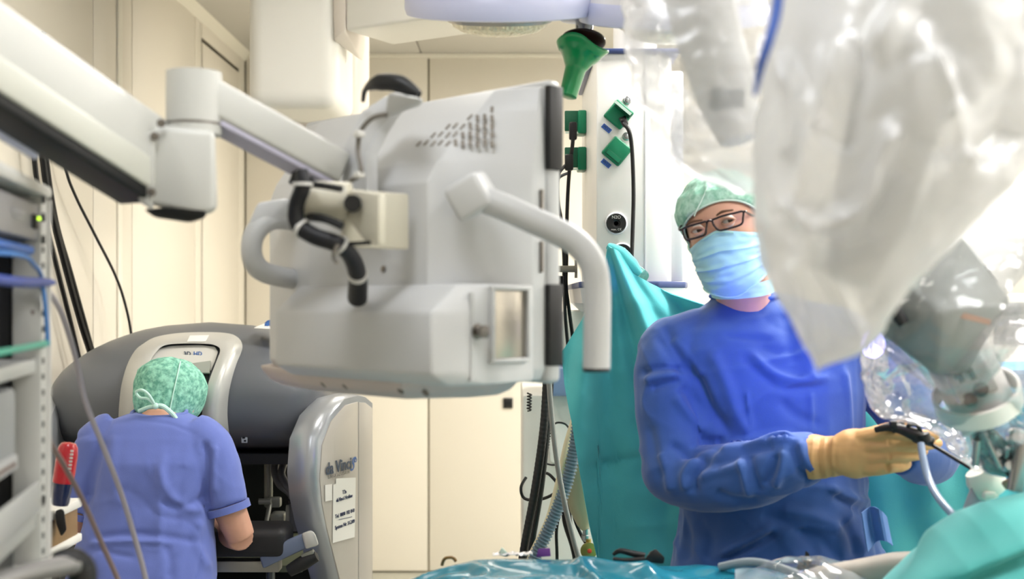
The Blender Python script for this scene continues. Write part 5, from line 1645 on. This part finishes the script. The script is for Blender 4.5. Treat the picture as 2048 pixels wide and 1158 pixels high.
tag(obj('foil_strip', B().grid(lambda u, v: T2(985 + 80 * u, 2.17 + .02 * v, .006 + .004 * mnoise.noise(Vector((u * 9, v * 5, 2)))), 30, 4).shell(.001), M('foil_white', '#e9e6e6', .2, .3)), 'thin white foil strip along the far edge of the drape', 'foil strip')
tag(obj('yellow_tube', B().tube([T2(884, 2.19, .0), T2(890, 2.18, .012), T2(905, 2.18, .010), T2(912, 2.18, .002)], .003, 8, 5), M('tube_amber', '#8d6b3a', .4)), 'short amber tube end at the left end of the drape', 'tube')
tag(obj('grey_hose', B().tube([T2(1440, 2.12, .010), T2(1500, 2.09, .028), T2(1560, 2.06, .026), T2(1640, 2.02, .010), T2(1720, 1.98, -.006), T2(1800, 1.95, .0)], .0075, 12, 6), M('hose_midgrey', '#8b959a', .35)), 'grey smooth hose arching across the drape at the bottom', 'hose')
tag(obj('white_pen', B().tube([T2(1545, 2.14, .016), T2(1570, 2.14, .022), T2(1592, 2.14, .022)], .003, 8, 4), M('tip_cream')), 'slim white pencil on the drape beside the black connector', 'pencil')
fm_tab = film('film_table', '#ffffff', .3, .2, .15, .5, .2, 14, 20, .2, .5)
tag(obj('crumpled_film', B().grid(lambda u, v: T2(1470 + 380 * u, 2.14 - .16 * v, .014 + .045 * math.sin(math.pi * v) * math.sin(math.pi * min(1, u * 1.2)) * (.5 + .9 * abs(mnoise.noise(Vector((u * 5, v * 3, 3))))) + .003 * mnoise.noise(Vector((u * 14, v * 7, 1)))), 90, 24), fm_tab), 'crumpled clear plastic film lying on the drape', 'plastic film')
tag(obj('padded_sleeve', B().tube([T2(1560, 2.04, .0), T2(1640, 2.05, .012), T2(1720, 2.04, .022), T2(1790, 2.03, .034), T2(1860, 2.02, .04), T2(1930, 2.02, .03)], [.008, .02, .026, .028, .026, .02], 16, 6), M('sleeve_beige', '#bdb3a6', .55)), 'beige padded sleeve lying under the clear film', 'sleeve')

# ------------------------------------------------------------------ teal covered mound, front right
RXm = [1740, 1780, 1830, 1870, 1920, 1960, 2048, 2150, 2300]
RYm = [1200, 1157, 1108, 1062, 1022, 1002, 980, 965, 960]


def mound(u, v):
    x = 1740 + 560 * u
    e = P(x, interp(RXm, RYm, x), 1.82)
    a = (v - .35) / .65
    if v < .35:
        t = 1 - v / .35
        y = 1.82 + .16 * math.sin(t * math.pi / 2); z = e.z - .35 * (1 - math.cos(t * math.pi / 2)) * 1.4
    else:
        y = 1.82 - .34 * math.sin(min(1, a) * math.pi / 2) ** .9; z = e.z - .55 * (1 - math.cos(min(1, a) * math.pi / 2))
    w = .012 * mnoise.noise(Vector((e.x * 6 + z * 5, z * 7, 2))) + .012 * math.sin(e.x * 14 + z * 24) + .03 * math.exp(-((z - 1.10 - (e.x - .6) * .55) / .012) ** 2) - .02 * math.exp(-((z - 1.075 - (e.x - .6) * .55) / .012) ** 2) + .02 * math.exp(-((z - 1.02 - (e.x - .6) * .4) / .010) ** 2)
    return Vector((e.x * y / 1.82 if False else e.x, y - w, z))


tag(obj('patient_drape', B().grid(mound, 140, 130).shell(.003), M('drape_mint', '#58b8b2', .85, sheen=.2, var=.05, vscale=12), ang=80), 'pale teal cloth mound over the patient in the bottom right corner', 'drape')

# ------------------------------------------------------------------ background at the right edge
rb = thing('wall_display', 'white framed dark display with a round lamp reflection at the right edge', 'display', P(2050, 720, 4.6))
obj('display_frame', B().box(P(2085, 655, 4.6), (.40, .06, .26), bevel=.01), m_white, rb)
obj('display_glass', B().box(P(2085, 647, 4.565), (.37, .012, .16), bevel=.002), M('screen_dim', '#5d5e62', .15), rb)
obj('glass_reflection', B().lathe([(0, 0), (.03, 0), (.03, .006), (0, .012)], P(2046, 670, 4.555), (0, -1, 0), 24, cap=False), M('reflection_disc', '#ffffff', .3, emit='#ffffff', estr=2), rb)  # reflection of a round lamp, put in as a glowing disc on the glass
obj('display_stand', B().cyl((P(2085, 700, 4.62).x, 4.65, 0), (P(2085, 700, 4.62).x, 4.65, 1.4), .03).cyl((P(2085, 700, 4.62).x, 4.65, 0), (P(2085, 700, 4.62).x, 4.65, .04), .25), m_white, rb)
bc = B().grid(lambda u, v: P(1988 + 150 * u, 724 + 8 * math.sin(v * 3) + 240 * v - 4 * u, 2.62 + .02 * math.sin(u * 9 + v * 2) - .03 * math.sin(math.pi * min(1, v * 6))), 30, 30).shell(.003)
tag(obj('blue_drape', bc, M('drape_blue', '#2f93bb', .6)), 'bright blue cloth edge at the right border behind the robot arm', 'drape')
# ------------------------------------------------------------------ robot arms in clear sterile film
m_rgrey = M('robot_grey', '#868a87', .42)
m_rwhite = M('robot_white', '#d9d9d6', .4)
ra = thing('robot_arm', 'grey boxy robot camera arm wrapped in clear film, right', 'robot arm', P(1960, 990, 1.9))
C_, UL, TT, RR_, BB, LL = P(1882, 623, 1.64), P(1812, 565, 1.68), P(1924, 472, 1.76), P(2023, 602, 1.72), P(1872, 752, 1.70), P(1748, 655, 1.72)
B2 = P(1935, 745, 1.76)
bk_ = Vector((.03, .16, .01))
hs_ = obj('housing', B().hull([C_, UL, TT, RR_, BB, LL, B2] + [p + bk_ for p in (UL, TT, RR_, LL, B2)], .006, 3), m_rgrey, ra)
# dark slot and handle recess
q = (LL * .42 + UL * .3 + C_ * .28)
obj('recess', B().tube([P(1772, 600, 1.675), P(1790, 622, 1.668), P(1808, 648, 1.664)], [.006, .010, .008], 10, 4), m_darkr, hs_)
obj('orange_mark', B().box(P(1945, 636, 1.672), (.05, .004, .008), Matrix.Rotation(math.radians(14), 3, 'Y')), M('mark_orange', '#a8806a', .5), hs_)
obj('upper_link', B().tube([P(1930, 560, 1.80), P(2060, 430, 1.85), P(2260, 250, 1.9), P(2500, 100, 1.9), (1.52, 1.84, 2.12)], [.06, .055, .055, .055, .055], 20, 4), m_rwhite, ra)
arm0, arm1 = P(1905, 690, 1.84), P(1985, 850, 1.80)
ax_ = (arm1 - arm0).normalized()
obj('wrist', B().cyl(arm0, arm1, .05, .046, n=32, bevel=.004), m_rwhite, ra)
sd_ = ax_.cross(Vector((0, 1, 0))).normalized()
RW = Matrix((sd_, ax_, sd_.cross(ax_))).transposed()
wrist = [o for o in ra.children if o.name.startswith('wrist')][0]
plate = obj('wrist_plate', B().box(P(1932, 742, 1.775), (.062, .085, .012), RW, bevel=.004), M('plate_silver', '#9fa29f', .3, .5), wrist)
for px, py in ((1933, 733), (1921, 754), (1911, 745), (1944, 748), (1935, 769)):
    obj('slot', B().box(P(px, py, 1.766), (.008, .018, .004), RW, bevel=.001), m_darkr, plate)
for px, py in ((1962, 779), (1940, 800)):
    obj('knob', B().cyl(P(px, py, 1.775), P(px, py, 1.755), .011, n=16), M('knob_brown', '#3a2622', .4), wrist)
st0 = P(1945, 762, 1.80); st1 = P(1962, 795, 1.795)
strap = obj('strap', B().lathe([(.060, 0), (.064, .002), (.064, .030), (.060, .032)], P(1950, 778, 1.80), (st1 - st0).normalized() + Vector((.0, .62, 0)), 48, cap=False).shell(.003), M('strap_white', '#f1efe9', .45), ra)
m_chr = M('robot_alloy', '#a7a3a2', .25, .8)
link = obj('linkage', B().hull([P(1930, 850, 1.83), P(1975, 838, 1.82), P(2035, 900, 1.84), P(2030, 960, 1.86), P(1975, 950, 1.86), P(1945, 900, 1.9), P(2040, 940, 1.92), P(1960, 940, 1.92)], .008), m_chr, ra)
for px, py, r in ((2029, 874, .014), (1988, 905, .008), (2012, 930, .010)):
    obj('bolt', B().lathe([(0, 0), (r, 0), (r, .012), (r * .7, .016), (0, .017)], P(px, py, 1.84), (0, -1, .1), 20, cap=False), M('brushed_steel'), link)
for a, c, r in (((1983, 868), (1986, 893), .004), ((2016, 895), (2012, 915), .004), ((1955, 880), (1950, 930), .006), ((2045, 885), (2030, 980), .012), ((1965, 860), (2000, 935), .005)):
    obj('rod', B().cyl(P(*a, 1.82), P(*c, 1.83), r, n=14), m_chr, link)
obj('dark_joint', B().ball(P(2040, 905, 1.85), (.02, .02, .03)).ball(P(2028, 940, 1.85), .014), m_darkr, link)
obj('cannula_mount', B().hull([P(2000, 965, 1.92), P(2060, 930, 1.92), P(2070, 945, 1.92), P(2015, 985, 1.92), P(2005, 965, 1.95), P(2060, 940, 1.95)], .004), M('mount_copper', '#b08a78', .35, .6), ra)
# blue status light
LEDP = P(1746, 688, 2.0)
led = obj('status_lamp', B().ball(LEDP, (.02, .014, .024)), M('led_blue', '#b9b4ff', .3, emit='#a9a2ff', estr=18), ra)
ll = bpy.data.lights.new('status_light', 'SPOT')
ll.energy = 9.0; ll.color = (.12, .10, 1.0); ll.shadow_soft_size = .02; ll.spot_size = math.radians(95); ll.spot_blend = 1.0
lo = bpy.data.objects.new('status_light', ll); COL.objects.link(lo)
lo.parent = led
lo.rotation_euler = Vector((-.16, 1, -.05)).to_track_quat('-Z', 'Y').to_euler()
lo.location = LEDP + Vector((-.015, .04, .0)) - world_loc(led)
# trocar with cone
tr = thing('trocar', 'white trocar cap on a grey cone under the robot arm', 'trocar', P(1960, 1010, 2.0))
obj('cap', B().lathe([(0, 0), (.026, 0), (.03, .006), (.03, .03), (.024, .044), (0, .048)], P(1985, 985, 2.0), P(1955, 935, 2.0) - P(1985, 985, 2.0), 28, cap=False), M('trocar_ivory', '#e6e2d4', .4), tr)
obj('cone', B().hull([P(1945, 965, 1.99), P(1990, 985, 1.99), P(1960, 1030, 1.99), P(1915, 1045, 1.99), P(1945, 965, 2.05), P(1990, 985, 2.05), P(1930, 1040, 2.05)], .004), M('cone_mauve', '#a897a0', .35), tr)
obj('stopcock', B().box(P(1978, 990, 1.975), (.02, .015, .012), bevel=.003).cyl(P(1970, 998, 1.975), P(1995, 990, 1.975), .004), M('tip_cream'), tr)
# hand-held instrument with shaft and tube
hi = thing('laparoscopic_instrument', 'black laparoscopic instrument held in the gloved hands', 'instrument', P(1830, 885, 2.15))
obj('handle', B().tube([P(1750, 860, 2.15), P(1775, 855, 2.14), P(1800, 858, 2.13), P(1832, 870, 2.12), P(1864, 884, 2.12)], [.005, .007, .009, .012, .009], 12, 5).hull([P(1770, 858, 2.15), P(1786, 850, 2.15), P(1800, 856, 2.15), P(1790, 868, 2.15), P(1780, 856, 2.18), P(1795, 862, 2.18)], .002).hull([P(1815, 866, 2.12), P(1832, 862, 2.12), P(1858, 874, 2.12), P(1850, 890, 2.12), P(1825, 886, 2.12), P(1830, 866, 2.16), P(1852, 884, 2.16)], .003), M('instrument_black', '#1b1512', .4), hi)
obj('lever', B().tube([P(1752, 860, 2.19), P(1770, 852, 2.18), P(1790, 848, 2.17), P(1805, 852, 2.16)], .0045, 8, 5).ball(P(1803, 850, 2.14), .006), m_black, hi)
obj('trigger', B().tube([P(1812, 866, 2.125), P(1818, 850, 2.12), P(1834, 850, 2.115), P(1842, 864, 2.115)], .0038, 8, 5).cyl(P(1846, 868, 2.11), P(1852, 884, 2.11), .011, n=14).box(P(1786, 850, 2.13), (.012, .012, .014), bevel=.002), m_black, hi)
obj('shaft', B().cyl(P(1855, 884, 2.13), P(1966, 951, 2.01), .0035, n=12), m_black, hi)
obj('shaft_screw', B().ball(P(1800, 853, 2.135), .005), m_steel, hi)
tag(obj('rinse_tube', B().tube([P(1842, 888, 2.10), P(1846, 915, 2.08), P(1856, 955, 2.05), P(1876, 995, 2.0), P(1910, 1035, 1.95), P(1940, 1075, 1.92)], .0065, 12, 6), M('tube_blue_clear', '#9fb0c8', .25, trans=.2)), 'pale blue flexible tube hanging from the instrument', 'tube')

# ---- sterile film bags
def bag(name, rows, mat, amp, sc, seed, nu=110, nv=110, pinch=.35):
    ys = [r[0] for r in rows]
    def f(u, v):
        y = ys[0] + (ys[-1] - ys[0]) * v
        xl, xr, d, dp = (interp(ys, [r[k] for r in rows], y) for k in (1, 2, 3, 4))
        th = 2 * math.pi * u
        cx, hw = (xl + xr) / 2, (xr - xl) / 2
        p = P(cx + hw * math.cos(th), y, d)
        p = p + Vector((0, dp * math.sin(th), 0))
        q = p * sc + Vector((seed, 0, 0))
        w = amp * (abs(mnoise.noise(q)) * 1.6 - .5) + amp * .5 * (abs(mnoise.noise(q * 2.3)) - .3) + amp * .22 * mnoise.noise(q * 5.1)
        n = Vector((math.cos(th), math.sin(th) * 1.2, .15 * math.sin(y / 40)))
        return p + n * w
    return B().grid(f, nu, nv, True)


fa = film('film_milky', '#fbfbfb', .78, .2, .3, .5, .15, 6, 9, .35, .45)
fb2 = film('film_clear', '#f8f8fa', .42, .2, .28, .55, .2, 7, 12, .3, .4)
fc2 = film('film_crisp', '#f2eefa', .16, .3, .12, .5, .12, 18, 22, .25, .6)
ba = bag('a', [(-420, 1890, 2060, 1.18, .065), (-300, 1740, 2120, 1.17, .10), (-120, 1590, 2150, 1.15, .13), (0, 1558, 2130, 1.15, .13), (100, 1530, 2110, 1.14, .13), (200, 1510, 2090, 1.13, .13), (300, 1502, 2065, 1.12, .125), (380, 1502, 2005, 1.11, .12), (450, 1508, 1930, 1.10, .10), (520, 1528, 1868, 1.10, .085), (600, 1560, 1812, 1.09, .06), (660, 1588, 1780, 1.09, .04), (705, 1608, 1730, 1.09, .02), (735, 1622, 1650, 1.09, .008), (744, 1630, 1636, 1.09, .003)], fa, .012, 8, 3.3, 170, 190)
ba = ba.mesh('cover')
folds(ba, [([(1700, 60), (1670, 200), (1640, 300), (1605, 430)], .022, 20), ([(1730, 80), (1705, 200), (1680, 300)], -.018, 18), ([(1790, 250), (1760, 330), (1720, 420), (1640, 445), (1560, 405)], .022, 18),
           ([(1800, 340), (1770, 400), (1730, 450)], -.018, 16), ([(1620, 470), (1690, 500), (1760, 470)], -.015, 20), ([(1560, 100), (1600, 230), (1580, 330)], .016, 18), ([(1850, 100), (1900, 250), (1950, 330)], .02, 26),
           ([(1880, 260), (1960, 300), (2040, 240)], -.018, 24), ([(1640, 520), (1690, 600), (1720, 660)], .012, 16), ([(1580, 520), (1620, 600), (1640, 700)], .010, 14), ([(1820, -20), (1780, 60), (1740, 120)], .02, 24)])
big = tag(obj('sterile_cover', ba, fa, ang=80), 'large milky plastic cover hanging in the foreground, upper right', 'plastic cover')
obj('blue_seam', B().tube([P(1560, -60, 1.07), P(1553, 20, 1.06), P(1538, 80, 1.05), P(1522, 130, 1.05), P(1510, 190, 1.06)], [.0045, .005, .0045, .004, .002], 10, 5), M('seam_blue', '#3e62b8', .5), big)
bb_ = bag('b', [(-330, 1270, 1440, 1.56, .06), (-220, 1240, 1560, 1.56, .09), (-120, 1236, 1640, 1.55, .10), (0, 1238, 1620, 1.55, .10), (100, 1244, 1600, 1.55, .10), (160, 1262, 1600, 1.54, .10), (250, 1300, 1600, 1.53, .09), (310, 1345, 1600, 1.52, .08), (350, 1385, 1590, 1.52, .05), (388, 1470, 1560, 1.52, .01)], fb2, .014, 10, 7.7)
tag(obj('sterile_cover', bb_, fb2, ang=80), 'clear crinkled plastic cover beside the lamp handle, above the cap', 'plastic cover')
bc_ = bag('c', [(630, 1760, 2110, 1.84, .13), (690, 1735, 2100, 1.84, .13), (760, 1720, 2090, 1.85, .13), (815, 1743, 2085, 1.87, .12), (838, 1768, 2080, 1.88, .11), (852, 1845, 2080, 1.89, .10), (885, 1890, 2080, 1.90, .09), (920, 1920, 2070, 1.91, .08), (945, 1945, 2060, 1.92, .05)], fc2, .014, 15, 1.1)
tag(obj('sterile_cover', bc_, fc2, ang=80), 'crisp clear film wrapped around the instrument wrist near the gloves', 'plastic cover')
bd_ = bag('d', [(400, 1905, 2110, 1.78, .08), (460, 1890, 2080, 1.77, .10), (540, 1800, 2060, 1.76, .13), (620, 1735, 2042, 1.75, .14), (690, 1760, 2010, 1.76, .13), (760, 1850, 1960, 1.78, .09), (790, 1880, 1930, 1.8, .05)], fc2, .008, 12, 5.2)
tag(obj('sterile_cover', bd_, film('film_housing', '#eef0f2', .10, .15, .2, .5, .08, 10, 14, .2, .4), ang=80), 'thin clear film stretched over the grey robot housing', 'plastic cover')
# arms inside the two upper covers
i1 = thing('robot_arm', 'pale robot arm inside the large milky cover', 'robot arm', P(1700, 560, 1.12))
obj('arm_link', B().tube([(.55, 1.36, 2.44), P(1965, -420, 1.19), P(1890, -100, 1.16), P(1800, 200, 1.14), P(1740, 420, 1.12), P(1700, 560, 1.11)], [.05, .05, .05, .045, .035, .02], 20, 4), m_rwhite, i1)
obj('arm_joint', B().ball(P(1860, 120, 1.15), (.06, .05, .06)), m_rwhite, i1)
i2 = thing('robot_arm', 'pale robot arm inside the clear crinkled cover beside the lamp', 'robot arm', P(1440, 240, 1.55))
obj('arm_link', B().tube([(.27, 1.40, 2.44), P(1355, -260, 1.56), P(1400, 0, 1.56), P(1450, 180, 1.55), P(1480, 280, 1.54)], [.045, .045, .045, .04, .025], 20, 4), m_rwhite, i2)
obj('arm_joint', B().box(P(1452, 200, 1.53), (.045, .04, .03), bevel=.008), m_rgrey, i2)

# ---- the cart that carries the arms, beyond the right edge
pc = thing('patient_cart', 'tall white robot cart column carrying the film-wrapped arms', 'robot cart', (1.6, 1.8, 0))
obj('cart_base', B().box((1.6, 1.8, .12), (.6, .8, .24), bevel=.05, seg=4), m_rwhite, pc)
obj('cart_column', B().box((1.62, 1.8, 1.35), (.18, .24, 2.4), bevel=.04, seg=4), m_rwhite, pc)
obj('cart_crossbeam', B().tube([(1.6, 1.78, 2.5), (1.1, 1.5, 2.5), (.55, 1.37, 2.5), (.22, 1.40, 2.5)], .06, 18, 5), m_rwhite, pc)
